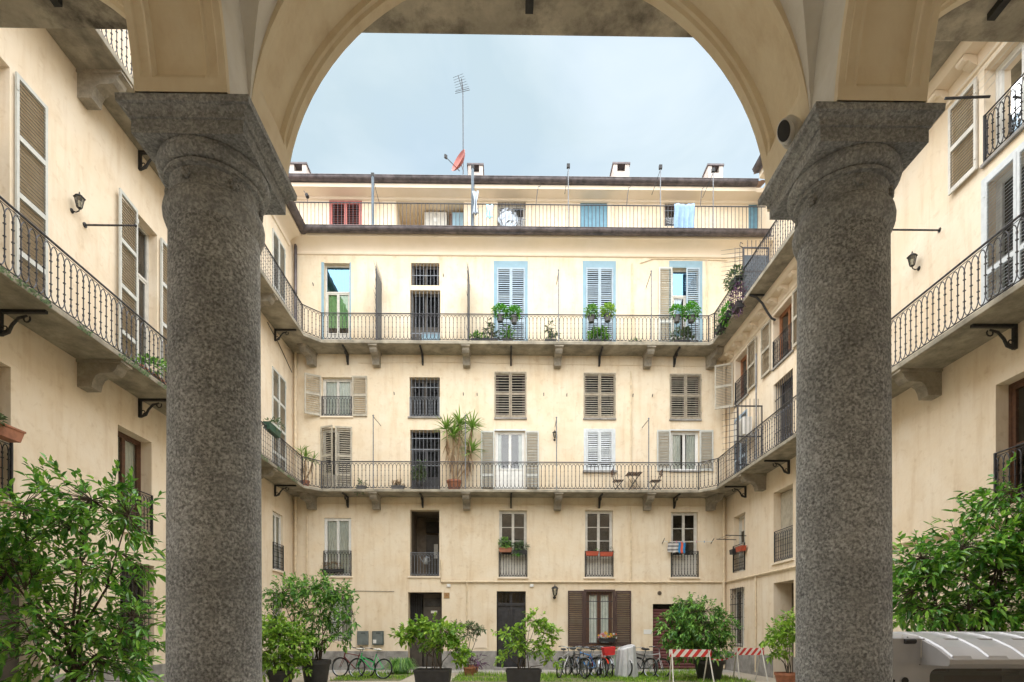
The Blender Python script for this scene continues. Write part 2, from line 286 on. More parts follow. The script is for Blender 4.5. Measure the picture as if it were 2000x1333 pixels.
def window(fac, s0, s1, z0, z1, m, name='window', dp=.2, leaves=2, rows=1, transom=0, curtain=None, kick=0, glass_m=None, ft=.06, st=.05, i0=0, sill=None, rd=.8, opn=True, proud=0):
    glass_m = glass_m or M_GLASS; root = fac.root
    if opn: fac.open.append((s0, s1, z0, z1, dp)) if i0 == 0 else None
    y0 = i0 + dp - .05; y1 = i0 + dp + .02; mb = MB()
    e = .002
    mb.box(s0 + e, s0 + ft, y0, y1, z0 + e, z1 - e); mb.box(s1 - ft, s1 - e, y0, y1, z0 + e, z1 - e); mb.box(s0 + ft, s1 - ft, y0, y1, z1 - ft, z1 - e); mb.box(s0 + ft, s1 - ft, y0, y1, z0 + e, z0 + ft)
    a, b, c, d = s0 + ft, s1 - ft, z0 + ft, z1 - ft; zt = d
    panes = []
    if transom:
        zt = d - transom * (d - c); mb.box(a, b, y0, y1, zt - .03, zt + .03); panes.append((a, b, zt + .03, d)); zt -= .03; tpane = True
    w_ = (b - a) / leaves
    for k in range(leaves):
        l0, l1 = a + k * w_, a + (k + 1) * w_; f0, f1 = y0 + .012, y1 - .004
        mb.box(l0 + .002, l0 + st, f0, f1, c, zt); mb.box(l1 - st, l1 - .002, f0, f1, c, zt); mb.box(l0 + st, l1 - st, f0, f1, zt - st, zt)
        zk = c + kick * (zt - c); mb.box(l0 + st, l1 - st, f0, f1, c, c + st)
        if kick: mb.box(l0 + st, l1 - st, f0 + .02, f1 - .01, c + st, zk - st); mb.box(l0 + st, l1 - st, f0, f1, zk - st, zk)
        z_a = zk if kick else c + st; z_b = zt - st; hh = (z_b - z_a) / rows
        for r_ in range(rows):
            p0, p1 = z_a + r_ * hh, z_a + (r_ + 1) * hh
            if r_: mb.box(l0 + st, l1 - st, f0 + .01, f1 - .01, p0 - .013, p0 + .013)
            panes.append((l0 + st, l1 - st, p0, p1))
    o = mb.build(name, m, root)
    yp = y0 + .04
    for k, (pa, pb, pc, pd) in enumerate(panes): MB().face((pa, yp, pc), (pb, yp, pc), (pb, yp, pd), (pa, yp, pd)).build('pane', glass_m if (k == 0 or not transom or glass_m is M_GLASSD) else M_GLASS, o)
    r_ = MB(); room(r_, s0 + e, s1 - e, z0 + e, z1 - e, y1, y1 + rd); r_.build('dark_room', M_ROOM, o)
    if curtain:
        cm, lo, span = curtain; q = MB(); zc = z0 + lo * (z1 - z0)
        for k in range(leaves):
            l0, l1 = a + k * w_ + .01, a + (k + 1) * w_ - .01; wd = (l1 - l0) * span; x0 = l0 if k == 0 else l1 - wd
            q.grid(lambda u, v: (x0 + u * wd, y1 + .022 + .016 * math.sin(u * 26 + k * 2 + v * .8), zc + v * (z1 - .08 - zc)), 28, 2)
        q.build('curtain', cm, o, smooth=True)
    if sill is not None: MB().box(s0 - .07, s1 + .07, i0 - .06, i0 + dp - .055, z0 - .06, z0 + .004).build('window_sill', sill, o, bevel=.008)
    return o
SLATS = {}
def shutter(fac, sh, i, z0, w_, h, ang, m, rails=(.5,), pitch=.08, near=False, back_m=None, name='shutter', label=None, kick=0, close=False):
    """leaf hinged at sh; w_ > 0 extends to +s when ang = 0; ang turns it about the hinge (degrees)"""
    sg = 1 if w_ > 0 else -1; w_ = abs(w_); st = .055; mb = MB(); t = .019
    def X(a, b): return (a, b) if sg > 0 else (-b, -a)
    mb.box(*X(0, st), -t, t, 0, h); mb.box(*X(w_ - st, w_), -t, t, 0, h)
    zs = [0] + [r_ * h for r_ in rails] + [h]
    for k, z in enumerate(zs):
        lo, hi = (0, .09) if k == 0 else ((h - .07, h) if k == len(zs) - 1 else (z - .045, z + .045)); mb.box(*X(st, w_ - st), -t + .002, t - .002, lo, hi)
    for zz in (.18, h - .3): mb.box(*X(-.012, .03), -t - .012, -t + .001, zz, zz + .1)
    o = mb.build(name, m, fac.root, loc=(sh, i, z0)); o.rotation_euler = (0, 0, R(ang))
    if label: o['label'] = label
    sl = back_m or m; pos = []
    for k in range(len(zs) - 1):
        lo = (.09 if k == 0 else zs[k] + .045); hi = (h - .07 if k == len(zs) - 2 else zs[k + 1] - .045)
        if kick and k == 0: continue
        n = max(1, round((hi - lo) / pitch)); q = (hi - lo) / n; pos += [(lo + (j + .5) * q, q) for j in range(n)]
    iw = w_ - 2 * st
    def slat(mb_, z, q, x0, x1, j):
        c_, s_ = .019, (q * .34 if close else min(q * .36, .0165 if q > .065 else .0135))
        mb_.prism([(-c_, z - s_), (-c_ + .004, z - s_ - .004), (c_, z + s_ - .004), (c_ - .004, z + s_)], x0, x1, 'x')
    if near:
        key = (round(iw, 3), round(pitch, 3), sl.name)
        if key not in SLATS:
            b = MB(); slat(b, 0, pitch, -iw / 2, iw / 2, 0); SLATS[key] = b.mesh('slat', sl)
        for z, q in pos: inst('slat', SLATS[key], o, (sg * w_ / 2, 0, z), (random.uniform(-.03, .03), 0, 0))
    else:
        b = MB()
        for j, (z, q) in enumerate(pos): slat(b, z + random.uniform(-.004, .004), q * random.uniform(.85, 1.1), *X(st, w_ - st), j)
        stuff(b.build('slats', sl, o))
    return o
def grille(fac, s0, s1, z0, z1, i, m, n, hor=(), r=.011, name='grille', extra=None):
    mb = MB()
    for k in range(n): x = s0 + (k + .5) * (s1 - s0) / n; mb.tube([(x, i, z0), (x, i, z1)], r, 6)
    for f in hor: z = z0 + f * (z1 - z0); mb.box(s0, s1, i - .016, i - .008, z - .014, z + .014)
    if extra: extra(mb)
    return mb.build(name, m, fac.root, smooth=True)
BAL = {}
def baluster(p, h, m):
    k = (round(p, 3), round(h, 3), m.name)
    if k in BAL: return BAL[k]
    mb = MB(); q = min(.13, h * .22); r = .0105
    mb.tube([(0, 0, q + .03), (0, 0, h - q - .03)], r, 5, False)
    for f in (.3, .5, .7): z = f * h; mb.box(-.016, .016, -.016, .016, z - .009, z + .009)
    for sg in (-1, 1):
        for zb, dr in ((h - q - .04, 1), (q + .04, -1)):
            mb.tube([(sg * p / 2 * (1 - math.cos(a)), 0, zb + dr * (q + .025) * math.sin(a)) for a in (0, .4, .8, 1.2, 1.57)], r * .95, 4, False)
    mb.box(-.012, .012, -.012, .012, h - q - .06, h - q - .02); mb.box(-.012, .012, -.012, .012, q + .02, q + .06)
    BAL[k] = mb.mesh('baluster', m, fix=False); return BAL[k]
def railing(root, pts, z, h, pitch=.145, m=None, name='balcony_railing', posts=(), rt=.02, zb=.05, plain_from=None):
    """pts: polyline (x,y) in root space; balusters are children"""
    m = m or M_RAIL; mb = MB()
    P3 = [Vector((a, b, 0)) for a, b in pts]
    mb.tube([p + Vector((0, 0, z + h)) for p in P3], rt, 6); mb.tube([p + Vector((0, 0, z + h - .05)) for p in P3], .008, 4); mb.tube([p + Vector((0, 0, z + zb)) for p in P3], .012, 4)
    for p in P3: mb.box(p.x - .018, p.x + .018, p.y - .018, p.y + .018, z, z + h + .01)
    o = mb.build(name, m, root)
    for p, q in zip(P3, P3[1:]):
        Ls = (q - p).length; n = max(1, round(Ls / pitch)); st = Ls / n; d = (q - p) / Ls; a = math.atan2(d.y, d.x)
        me = baluster(pitch, h - zb - .055, m)
        for k in range(n): c = p + d * st * (k + .5); inst('baluster', me, o, (c.x, c.y, z + zb), (0, 0, a), (st / pitch, 1, 1))
    return o
def juliet(fac, s0, s1, z, h, i=-.02, m=None):
    m = m or M_RAIL; o = railing(fac.root, [(s0, i), (s1, i)], z, h, .115, m, 'window_railing', rt=.014, zb=.04); return o
def corbel_mesh(wd=.27, L_=.84, h=.52):
    q = [(0, 0), (-L_, 0), (-L_, -.06), (-L_ * .93, -.085), (-L_ * .90, -.16), (-L_ * .82, -.235), (-L_ * .68, -.25), (-L_ * .52, -.25), (-L_ * .42, -.30), (-L_ * .36, -.40), (-L_ * .33, -h), (0, -h)]
    mb = MB(); mb.prism(q, -wd / 2, wd / 2, 'x'); mb.prism([(0, .0), (-L_ - .03, .0), (-L_ - .03, -.05), (0, -.05)], -wd / 2 - .035, wd / 2 + .035, 'x')
    return mb.mesh('stone_corbel', M_CORB)
CORB = corbel_mesh()
def iron_mesh():
    mb = MB(); mb.box(-.03, .03, -.78, 0, -.05, 0); mb.box(-.03, .03, -.06, 0, -.42, -.05)
    pts = [(0, -.05, -.40), (0, -.16, -.36), (0, -.22, -.24), (0, -.32, -.13), (0, -.46, -.09)]
    mb.tube(pts, [.03, .03, .026, .024, .018], 6)
    mb.tube([(0, -.46 + .055 * math.cos(a) - .0, -.14 + .055 * math.sin(a)) for a in [1.57 - k * .6 for k in range(10)]], .014, 5)
    mb.tube([(0, -.1 + .04 * math.cos(a), -.30 + .04 * math.sin(a)) for a in [k * .7 for k in range(8)]], .012, 5)
    return mb.mesh('iron_bracket', M_IRON)
IRON = iron_mesh()

# ---------------------------------------------------------------- back building: openings, row by row (pixels on its wall)
B = back
bx = lambda u: bk(u, 0)[0]
bz = lambda v: bk(1000, v)[1]
FL4 = ZT2; FL2 = ZT1
# upper balcony floor
s0, s1, z0, z1 = bkr(633, 514, 683, 688)
window(B, s0, s1, FL4, z1, M_GREYW, 'glazed_door', .22, 2, 1, .3, (M_GCURT, .3, 1.0), .32, M_GLASSB)
MB().box(s0 - .11, s0 - .002, -.006, .01, FL4, z1 + .03).box(s1 + .002, s1 + .05, -.006, .01, FL4, z1 + .03).build('painted_surround', M_LBLUE, B.root)
s0, s1, z0, z1 = bkr(803, 514, 858, 558)
window(B, s0, s1, z0, z1, M_DKDOOR, 'window', .25, glass_m=M_GLASSD); grille(B, s0, s1, z0, z1, .03, M_GRILL, 8, (.45,))
s0, s1, z0, z1 = bkr(801, 567, 860, 688)
window(B, s0, s1, FL4, z1, M_DKDOOR, 'door', .3, 2, 1, 0, None, .45, M_GLASSD); grille(B, s0, s1, FL4, z1, .03, M_GRILL, 8, (.3, .62)); 
MB().box(s0 + .45, s1 - .03, .06, .09, FL4 + .02, FL4 + .78).build('pale_blue_panel', M_LBLUE, B.root)
for (a, b, m_s, ajar) in ((964, 1031, M_LBSH, 0), (1138, 1203, M_LBSH, 0), (1307, 1372, M_LBSH, 1)):
    s0, s1, z0, z1 = bkr(a, 510, b, 688); w0 = s0 + .13; w1 = s1 - .11; zt = z1 - .27
    MB().box(s0, w0 - .001, -.007, .01, FL4, z1).box(w1 + .001, s1, -.007, .01, FL4, z1).box(w0 - .001, w1 + .001, -.007, .01, zt + .001, z1).build('painted_surround', M_LBLUE, B.root)
    window(B, w0, w1, FL4, zt, M_GREYW, 'glazed_door', .2, 2, 1, .3, (M_BCURT, .1, .8) if ajar else None, .3, M_GLASSB if ajar else M_GLASSD)
    h = zt - FL4 - .02; hw = (w1 - w0) / 2 - .004
    shutter(B, w1 - .002, -.02, FL4 + .01, -hw, h, 0, m_s, (.36,), .082, close=True)
    if ajar: shutter(B, w0 - .02, -.05, FL4 + .01, -hw, h, 0, M_SHUT, (.36,), .07)
    else: shutter(B, w0 + .002, -.02, FL4 + .01, hw, h, 0, m_s, (.36,), .082, close=True)
# mezzanine above the lower balcony
s0, s1, z0, z1 = bkr(629, 737, 687, 814)
window(B, s0, s1, z0, z1, M_GREYW, 'window', .2, 2, 1, 0, (M_CURT, .05, 1.0), sill=M_TRIM); juliet(B, s0 + .01, s1 - .01, z0, .78)
h = z1 - z0 + .03
shutter(B, s0 - .03, -.03, z0, -.62, h, 28, M_TAUPE, (.52,), .085); shutter(B, s1 + .03, -.045, z0, .58, h, 0, M_TAUPE, (.52,), .085)
s0, s1, z0, z1 = bkr(800, 737, 859, 815)
window(B, s0, s1, z0, z1, M_DKDOOR, 'window', .3, 2, 1, sill=M_PLINTH, glass_m=M_GLASSD); grille(B, s0, s1, z0, z1, .04, M_GRILL, 8, (.75,)); juliet(B, s0 + .02, s1 - .02, z0, .78, -.01, M_GRILL)
for k, (a, va, b, vb) in enumerate(((966, 728, 1028, 817), (1140, 730, 1202, 818), (1308, 732, 1369, 820))):
    s0, s1, z0, z1 = bkr(a, va, b, vb); i_ = -.03
    window(B, s0 + .05, s1 - .05, z0, z1 - .03, M_DBROWN, 'window', .2, sill=M_PLINTH, glass_m=M_GLASSD)
    hw = (s1 - s0) / 2 - .004
    shutter(B, s0, i_, z0 + .01, hw, z1 - z0, 0, M_TAUPE2, (.52,), .1 - .008 * k, back_m=M_TAUPE); shutter(B, s1, i_, z0 + .01, -hw, z1 - z0, [-.8, .0, .6][k], M_TAUPE2, (.52,), .1 - .008 * k, back_m=M_TAUPE)
# lower balcony floor
s0, s1, z0, z1 = bkr(628, 836, 687, 967)
window(B, s0, s1, FL2, z1, M_GREYW, 'glazed_door', .2, 2, 1, 0, None, .3)
h = z1 - FL2 + .02
shutter(B, s0 - .02, -.03, FL2 + .01, .56, h, -22, M_TAUPE, (.28, .56), .085); shutter(B, s1 + .02, -.03, FL2 + .01, -.64, h, 8, M_TAUPE, (.28, .56), .085)
s0, s1, z0, z1 = bkr(801, 840, 860, 967)
window(B, s0, s1, FL2, z1, M_BLACKD, 'door', .35, 2, 1, .25, None, .4, M_GLASSD); grille(B, s0, s1, FL2, z1, .03, M_GRILL, 8, (.45, .7, .87)); 
s0, s1, z0, z1 = bkr(967, 842, 1025, 967)
window(B, s0, s1, FL2, z1, M_WHITE, 'glazed_door', .14, 2, 1, 0, (M_CURT, .35, .35), .42)
MB().box(s0 - .05, s1 + .05, -.03, .01, z1 + .002, z1 + .06).build('white_lintel', M_WBLUE, B.root)
h = z1 - FL2 - .02
shutter(B, s0 - .02, -.045, FL2 + .01, -.54, h, 0, M_SHUT, (.3,), .06); shutter(B, s1 + .02, -.045, FL2 + .01, .54, h, 0, M_SHUT, (.3,), .06)
s0, s1, z0, z1 = bkr(1142, 838, 1200, 920)
window(B, s0 + .06, s1 - .06, z0, z1 - .05, M_WHITE, 'window', .2); hw = (s1 - s0) / 2 - .06
MB().box(s0 - .04, s0 + .058, -.02, .01, z0, z1).box(s1 - .058, s1 + .04, -.02, .01, z0, z1).box(s0 + .059, s1 - .059, -.02, .01, z1 - .05, z1).build('white_window_surround', M_WBLUE, B.root)
MB().box(s0 - .08, s1 + .08, -.09, .01, z0 - .08, z0 - .002).build('window_sill', M_PLINTH, B.root)
shutter(B, s0 + .062, -.015, z0 + .01, hw - .004, z1 - z0 - .07, 0, M_WBLUE, (), .075, close=True); shutter(B, s1 - .062, -.015, z0 + .01, -hw + .004, z1 - z0 - .07, 0, M_WBLUE, (), .075, close=True)
s0, s1, z0, z1 = bkr(1310, 842, 1365, 920)
window(B, s0, s1, z0, z1, M_WHITE, 'window', .16, 2, 1, 0, (M_CURT, .02, .8), sill=M_PLINTH)
MB().box(s0 - .05, s1 + .05, -.03, .01, z1 + .002, z1 + .05).build('white_lintel', M_WBLUE, B.root)
shutter(B, s0 - .02, -.045, z0 - .02, -.54, z1 - z0 + .04, 0, M_SHUT, (), .06); shutter(B, s1 + .02, -.045, z0 - .02, .54, z1 - z0 + .04, 0, M_SHUT, (), .06)
# first floor
s0, s1, z0, z1 = bkr(633, 1012, 686, 1126)
window(B, s0, s1, z0, z1, M_WHITE, 'window', .1, 2, 1, 0, (M_CURT, .02, 1.0), sill=M_TRIM); juliet(B, s0, s1, z0 + .01, .98, -.03, M_IRON)
s0, s1, z0, z1 = bkr(801, 996, 858, 1126)
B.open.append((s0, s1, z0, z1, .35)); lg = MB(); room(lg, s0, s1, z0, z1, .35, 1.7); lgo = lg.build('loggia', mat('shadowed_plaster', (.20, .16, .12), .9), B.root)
MB().box(s0 + .42, s1 - .04, 1.55, 1.6, z0, z1 - .75).build('loggia_door', M_DKDOOR, lgo); MB().box(s0 + .75, s0 + .92, 1.53, 1.548, z0 + .9, z0 + 1.5).build('door_light', M_GREYW, lgo)
MB().box(s0 + .42, s1 - .04, 1.53, 1.6, z1 - .65, z1 - .2).build('fanlight', M_ROOM, lgo)
MB().box(s0 - .08, s1 + .08, -.05, .3, z0 - .06, z0 + .004).build('window_sill', M_TRIM, lgo); juliet(B, s0, s1, z0 + .01, .92, .02, M_GRILL)
for k, (a, va, b, vb, lf) in enumerate(((975, 997, 1029, 1128, 3), (1143, 997, 1197, 1128, 3), (1311, 1000, 1363, 1128, 3))):
    s0, s1, z0, z1 = bkr(a, va, b, vb)
    window(B, s0, s1, z0, z1, M_GREYW, 'window', .18, 2, lf, 0, None, .34, sill=M_TRIM); juliet(B, s0, s1, z0 + .01, 1.02, -.02, M_IRON)
# ground floor
s0, s1, z0, z1 = bkr(642, 1162, 688, 1253)
window(B, s0, s1, z0, z1, M_GREYW, 'window', .2, 2, 1, 0, (M_CURT, .02, 1.0)); grille(B, s0, s1, z0, z1, .03, M_IRON, 6, (.12, .4, .62, .9))
s0, s1, z0, z1 = bkr(797, 1157, 863, 1308)
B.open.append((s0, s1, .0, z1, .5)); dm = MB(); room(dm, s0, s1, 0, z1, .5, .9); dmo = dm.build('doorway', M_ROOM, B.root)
q = MB().box(s0 + .55, s1 - .03, .42, .47, .02, z1 - .04).box(s0 + .02, s0 + .5, .42, .46, .02, 1.6); q.build('entrance_door', M_DKDOOR, dmo)
MB().box(s0 + .58, s1 - .1, .40, .418, z1 - .55, z1 - .2).build('door_window', M_ROOM, dmo); MB().box(s0 + .85, s0 + 1.1, .39, .418, z1 - .82, z1 - .72).build('letter_plate', M_GREYW, dmo)
g = MB()
for k in range(7): x = s0 + .05 + k * .07; g.tube([(x, .44, 1.62), (x, .44, z1 - .05)], .01, 5)
g.build('door_grille', M_RAIL, dmo)
s0, s1, z0, z1 = bkr(970, 1155, 1027, 1308)
B.open.append((s0, s1, .0, z1, .3)); dm = MB(); room(dm, s0, s1, 0, z1, .3, .8); dmo = dm.build('doorway', M_ROOM, B.root)
zt = z1 - .58; md = (s0 + s1) / 2; q = MB()
for a, b in ((s0 + .03, md - .004), (md + .004, s1 - .03)):
    q.box(a, b, .24, .27, .02, zt)
    for c, d in ((.12, .75), (.9, 1.2), (1.35, zt - .12)): q.box(a + .1, b - .1, .222, .24, c, d); q.box(a + .14, b - .14, .212, .222, c + .05, d - .05)
q.box(s0 + .03, s1 - .03, .2, .26, zt + .005, zt + .12).box(md - .04, md + .04, .205, .238, .05, zt)
q.build('double_door', M_BLACKD, dmo, bevel=.006)
MB().tube([(md + .09, .2, 1.0), (md + .09, .17, 1.0), (md + .09, .17, 1.12), (md + .09, .2, 1.12)], .012, 6).build('door_handle', M_ALU, dmo)
g = MB()
for k in range(8): x = s0 + .1 + k * (s1 - s0 - .2) / 7; g.tube([(x, .23, zt + .12), (x, .23, z1 - .02)], .011, 5)
g.box(s0, s1, .235, .26, z1 - .06, z1).box(s0, s0 + .05, .235, .26, zt + .12, z1 - .06).box(s1 - .05, s1, .235, .26, zt + .12, z1 - .06).box(md - .03, md + .03, .235, .26, zt + .12, z1 - .06); g.build('transom_grille', M_RAIL, dmo)
MB().face((s0, .28, zt), (s1, .28, zt), (s1, .28, z1), (s0, .28, z1)).build('transom_pane', M_GLASS, dmo)
s0, s1, z0, z1 = bkr(1141, 1152, 1200, 1262); z1b = z1 - .08
window(B, s0 + .08, s1 - .08, z0, z1b, M_BROWN, 'window', .12, 2, 1, 0, (M_CURT, .05, .9), 0, st=.07); grille(B, s0 + .08, s1 - .08, z0, z1b, -.012, M_RAIL, 9, (.05, .5, .82), .006)
MB().box(s0 - .02, s0 + .078, -.05, .02, z0, z1).box(s1 - .078, s1 + .02, -.05, .02, z0, z1).box(s0 + .079, s1 - .079, -.05, .02, z1b + .002, z1).box(s0 - .02, s1 + .02, -.07, .02, z0 - .06, z0 - .002).build('brown_window_surround', M_DBROWN, B.root)
h = z1 - z0 - .05
shutter(B, s0 - .03, -.055, z0, -.62, h, 0, M_DBROWN, (), .075); shutter(B, s1 + .03, -.055, z0, .62, h, 0, M_DBROWN, (), .075)
s0, s1, z0, z1 = bkr(1275, 1180, 1372, 1308)
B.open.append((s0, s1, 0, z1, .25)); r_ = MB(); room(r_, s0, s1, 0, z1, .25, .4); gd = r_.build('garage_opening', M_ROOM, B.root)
for k in range(int((z1 - .12) / .12)):
    zz = .01 + k * .12; MB().prism([(.17, zz), (.145, zz + .03), (.145, zz + .085), (.17, zz + .118), (.2, zz + .118), (.2, zz)], s0 + .01, s1 - .01, 'x').build('roller_slat', M_BURG, gd)
# wall with those openings, and the wider part above the upper balcony
wm = MB(); wall_mesh(wm, XL, XR, 0, ZS2, B.open); wall_mesh(wm, XL, 10.6, ZS2, 16.9, B.open)
wm.build('wall', M_WALL, B.root)
pl = MB(); cuts = [XL, bx(797), bx(863), bx(970), bx(1027), bx(1275), bx(1372), XR]
for a, b in zip(cuts[::2], cuts[1::2]): pl.box(a + .0, b - .0, -.035, .05, 0, .74)
pl.build('stone_plinth', M_PLINTH, B.root, bevel=.01)
MB().box(bx(790), bx(870), -.32, -.036, 0, .12).build('door_step', M_PLINTH, B.root, bevel=.012); MB().box(bx(965), bx(1032), -.3, -.036, 0, .11).build('door_step', M_PLINTH, B.root, bevel=.012)
# balconies
def slab_back(z0, z1, chr_):
    c2 = CH if chr_ else .12; y = D
    pts = [(XL, 0), (XL, -P - CH), (XL + P, -P - CH), (XL + P + CH, -P), (XR - P - c2, -P), (XR - P, -P - c2), (XR, -P - c2), (XR, 0)]
    mb = MB(); mb.prism(pts, z0, z1, 'z')
    o = mb.build('balcony_slab', M_CONC, B.root, bevel=.015)
    e = .06
    return o, [(XL + P - e, -P - CH), (XL + P + CH - e * .4, -P + e), (XR - P - c2 + e * .4, -P + e), (XR - P + e, -P - c2)], c2
_, rp1, c1 = slab_back(ZS1, ZT1, True); _, rp2, c2_ = slab_back(ZS2, ZT2, False)
railing(B.root, rp1, ZT1, 1.05); railing(B.root, rp2, ZT2, 1.03)
for zz, vv in ((ZS2, 672), (ZS1, 960)):
    for k, u in enumerate((613, 737, 912, 1088, 1262, 1384)): inst('stone_corbel', CORB, B.root, (bx(u), 0, zz), (0, 0, R([-14, 0, 0, 0, 0, 14][k])))
    for u in (680, 826, 998, 1170, 1316): inst('iron_bracket', IRON, B.root, (bx(u), 0, zz))
# cornice, gutters, terrace and top floor
MB().prism([(0, 16.33), (-.05, 16.35), (-.07, 16.40), (-.07, 16.43), (-.03, 16.45), (-.05, 16.55), (-.14, 16.66), (-.30, 16.74), (-.46, 16.78), (-.46, 16.9), (0, 16.9)], XL, 10.6, 'x').build('cove_cornice', M_TRIM, B.root, smooth=True)
def gutter(root, x0, x1, y, z, r, name='gutter', ax='x'):
    mb = MB(); prof = [(y + r * math.cos(a), z + r * math.sin(a)) for a in [math.pi + k * math.pi / 8 for k in range(9)]]
    poly = prof + [(y + r * .86, z), (y + r * .86 * .7, z - r * .6), (y, z - r * .85), (y - r * .6, z - r * .6), (y - r * .86, z)]
    mb.prism(poly, x0, x1, ax); mb.tube([(x0, y - r, z + .01), (x1, y - r, z + .01)], .018, 6)
    return mb.build(name, M_GUT, root, smooth=True)
gutter(B.root, XL + .35, 10.3, -.6, 16.98, .16)
MB().box(XL - 3, 10.6, -.46, 1.2, 16.905, 16.96).build('terrace_floor', M_PLINTH, B.root)
YT = .95                                                                    # set-back of the top floor wall
T = Fac(B.root)
tp = lambda u, v: (atY(u, v, D + YT).x, atY(u, v, D + YT).z)
def tpr(u0, v0, u1, v1): a, b = tp(u0, v0), tp(u1, v1); return a[0], b[0], b[1], a[1]
ZF = 16.965
s0, s1, z0, z1 = tpr(643, 391, 707, 455); topo = []
def topop(s0, s1, z0, z1, dp): topo.append((s0, s1, z0, z1, dp))
topop(s0, s1, ZF, z1, .15); rr = MB(); room(rr, s0, s1, ZF, z1, YT + .15, YT + .5); rr.build('dark_room', M_ROOM, B.root)
MB().box(s0, s0 + .07, YT - .01, YT + .05, ZF, z1).box(s1 - .07, s1, YT - .01, YT + .05, ZF, z1).box(s0 + .07, s1 - .07, YT - .01, YT + .05, z1 - .08, z1).build('red_door_frame', M_RED, B.root)
hw = (s1 - s0) / 2 - .075
for a, sg in ((s0 + .072, 1), (s1 - .072, -1)): shutter(B, a, YT + .01, ZF + .01, sg * hw, z1 - ZF - .1, 0, M_RED, (.45,), .07, back_m=M_DKRED)
s0, s1, z0, z1 = tpr(774, 393, 906, 455); topop(s0, s1, ZF, z1, .3)
lg = MB(); room(lg, s0, s1, ZF, z1, YT + .3, YT + 1.6); lgo = lg.build('roof_loggia', M_WALL, B.root)
MB().box(s1 - .5, s1 - .02, YT + .4, YT + .45, ZF, z1 - .15).build('loggia_door', M_LBLUE, lgo); MB().box(s1 - .62, s1 - .505, YT + .4, YT + .44, ZF, z1 - .2).build('door_gap', M_BROWN, lgo)
s0, s1, z0, z1 = tpr(972, 394, 1027, 442); topop(s0, s1, z0, z1, .25); window(T, s0, s1, z0, z1, M_GREYW, 'window', .25, i0=YT); grille(B, s0, s1, z0, z1, YT + .05, M_GRILL, 9, (.3, .7), .008)
s0, s1, z0, z1 = tpr(1133, 396, 1186, 455); topop(s0, s1, ZF, z1, .1)
dd = MB()
for k in range(7): a = s0 + k * (s1 - s0) / 7; dd.box(a + .004, a + (s1 - s0) / 7 - .004, YT + .03, YT + .06, ZF + .01, z1 - .01)
dd.box(s0, s1, YT + .061, YT + .08, ZF, z1); dd.build('blue_board_door', M_BSHUT, B.root)
s0, s1, z0, z1 = tpr(1298, 398, 1352, 443); topop(s0, s1, z0, z1, .2); window(T, s0, s1, z0, z1, M_DBROWN, 'window', .2, i0=YT); grille(B, s0, s1, z0, z1, YT + .03, M_GRILL, 10, (.35, .7), .008)
s0, s1, z0, z1 = tpr(1462, 396, 1486, 455); topop(s0, s1, ZF, z1, .1); MB().box(s0, s1, YT + .03, YT + .08, ZF, z1).build('blue_board_door', M_BSHUT, B.root)
wm = MB(); wall_mesh(wm, XL - 3, 10.55, 16.96, 19.5, topo, YT); wm.build('top_floor_wall', M_WALL, B.root)
MB().prism([(YT, 19.2), (YT - .08, 19.22), (YT - .1, 19.3), (YT - .5, 19.34), (YT - .5, 19.52), (YT, 19.52)], XL - 3, 10.5, 'x').build('eaves_cornice', M_TRIM, B.root)
gutter(B.root, XL - 3, 10.2, YT - .62, 19.66, .15)
MB().box(XL - 3, 10.2, YT - .55, YT - .49, 19.345, 19.50).build('fascia_board', M_TRIM, B.root)
rm = MB(); nn = 150
rm.grid(lambda u, v: (XL - 3 + u * 21.9, YT - .6 + v * 4, 19.72 + v * 1.25 + .045 * abs(math.sin(u * nn * math.pi / 2))), nn * 2, 2); roof = rm.build('tiled_roof', M_TILE, B.root)
MB().box(XL - 3, 10.55, YT + .02, YT + 6, 19.4, 19.51).build('roof_deck', M_TRIM, B.root)
for (u0, u1, v0) in ((566, 598, 318), (914, 943, 320), (1198, 1229, 318), (1383, 1412, 321)):
    Yc = D + YT + .3; a = atY(u0, v0, Yc); b = atY(u1, v0, Yc); y0 = YT + .3; w_ = b.x - a.x; zt = a.z; zb = 19.6
    ch = MB(); ch.box(a.x, b.x, y0, y0 + .6, zb, zt - .36); ch.box(a.x, a.x + w_ * .25, y0, y0 + .6, zt - .359, zt - .07); ch.box(b.x - w_ * .25, b.x, y0, y0 + .6, zt - .359, zt - .07); ch.box(a.x + w_ * .25, b.x - w_ * .25, y0 + .3, y0 + .6, zt - .359, zt - .07)
    c_ = ch.build('chimney', M_CHIM, roof); MB().box(a.x - .04, b.x + .04, y0 - .04, y0 + .64, zt - .07, zt).build('chimney_cap', M_GUT, c_)
# plain bar rail of the terrace
mb = MB(); yr = -.44
mb.tube([(XL + .1, yr, 18.08), (10.2, yr, 18.08)], .02, 6); mb.tube([(XL + .1, yr, 17.05), (10.2, yr, 17.05)], .014, 6)
ro = mb.build('terrace_railing', M_RAIL, B.root); bar = MB().tube([(0, 0, 0), (0, 0, 1.08)], .011, 5, False).mesh('rail_bar', M_RAIL)
xx = XL + .25
while xx < 10.1: inst('rail_bar', bar, ro, (xx, yr, 16.99)); xx += .147
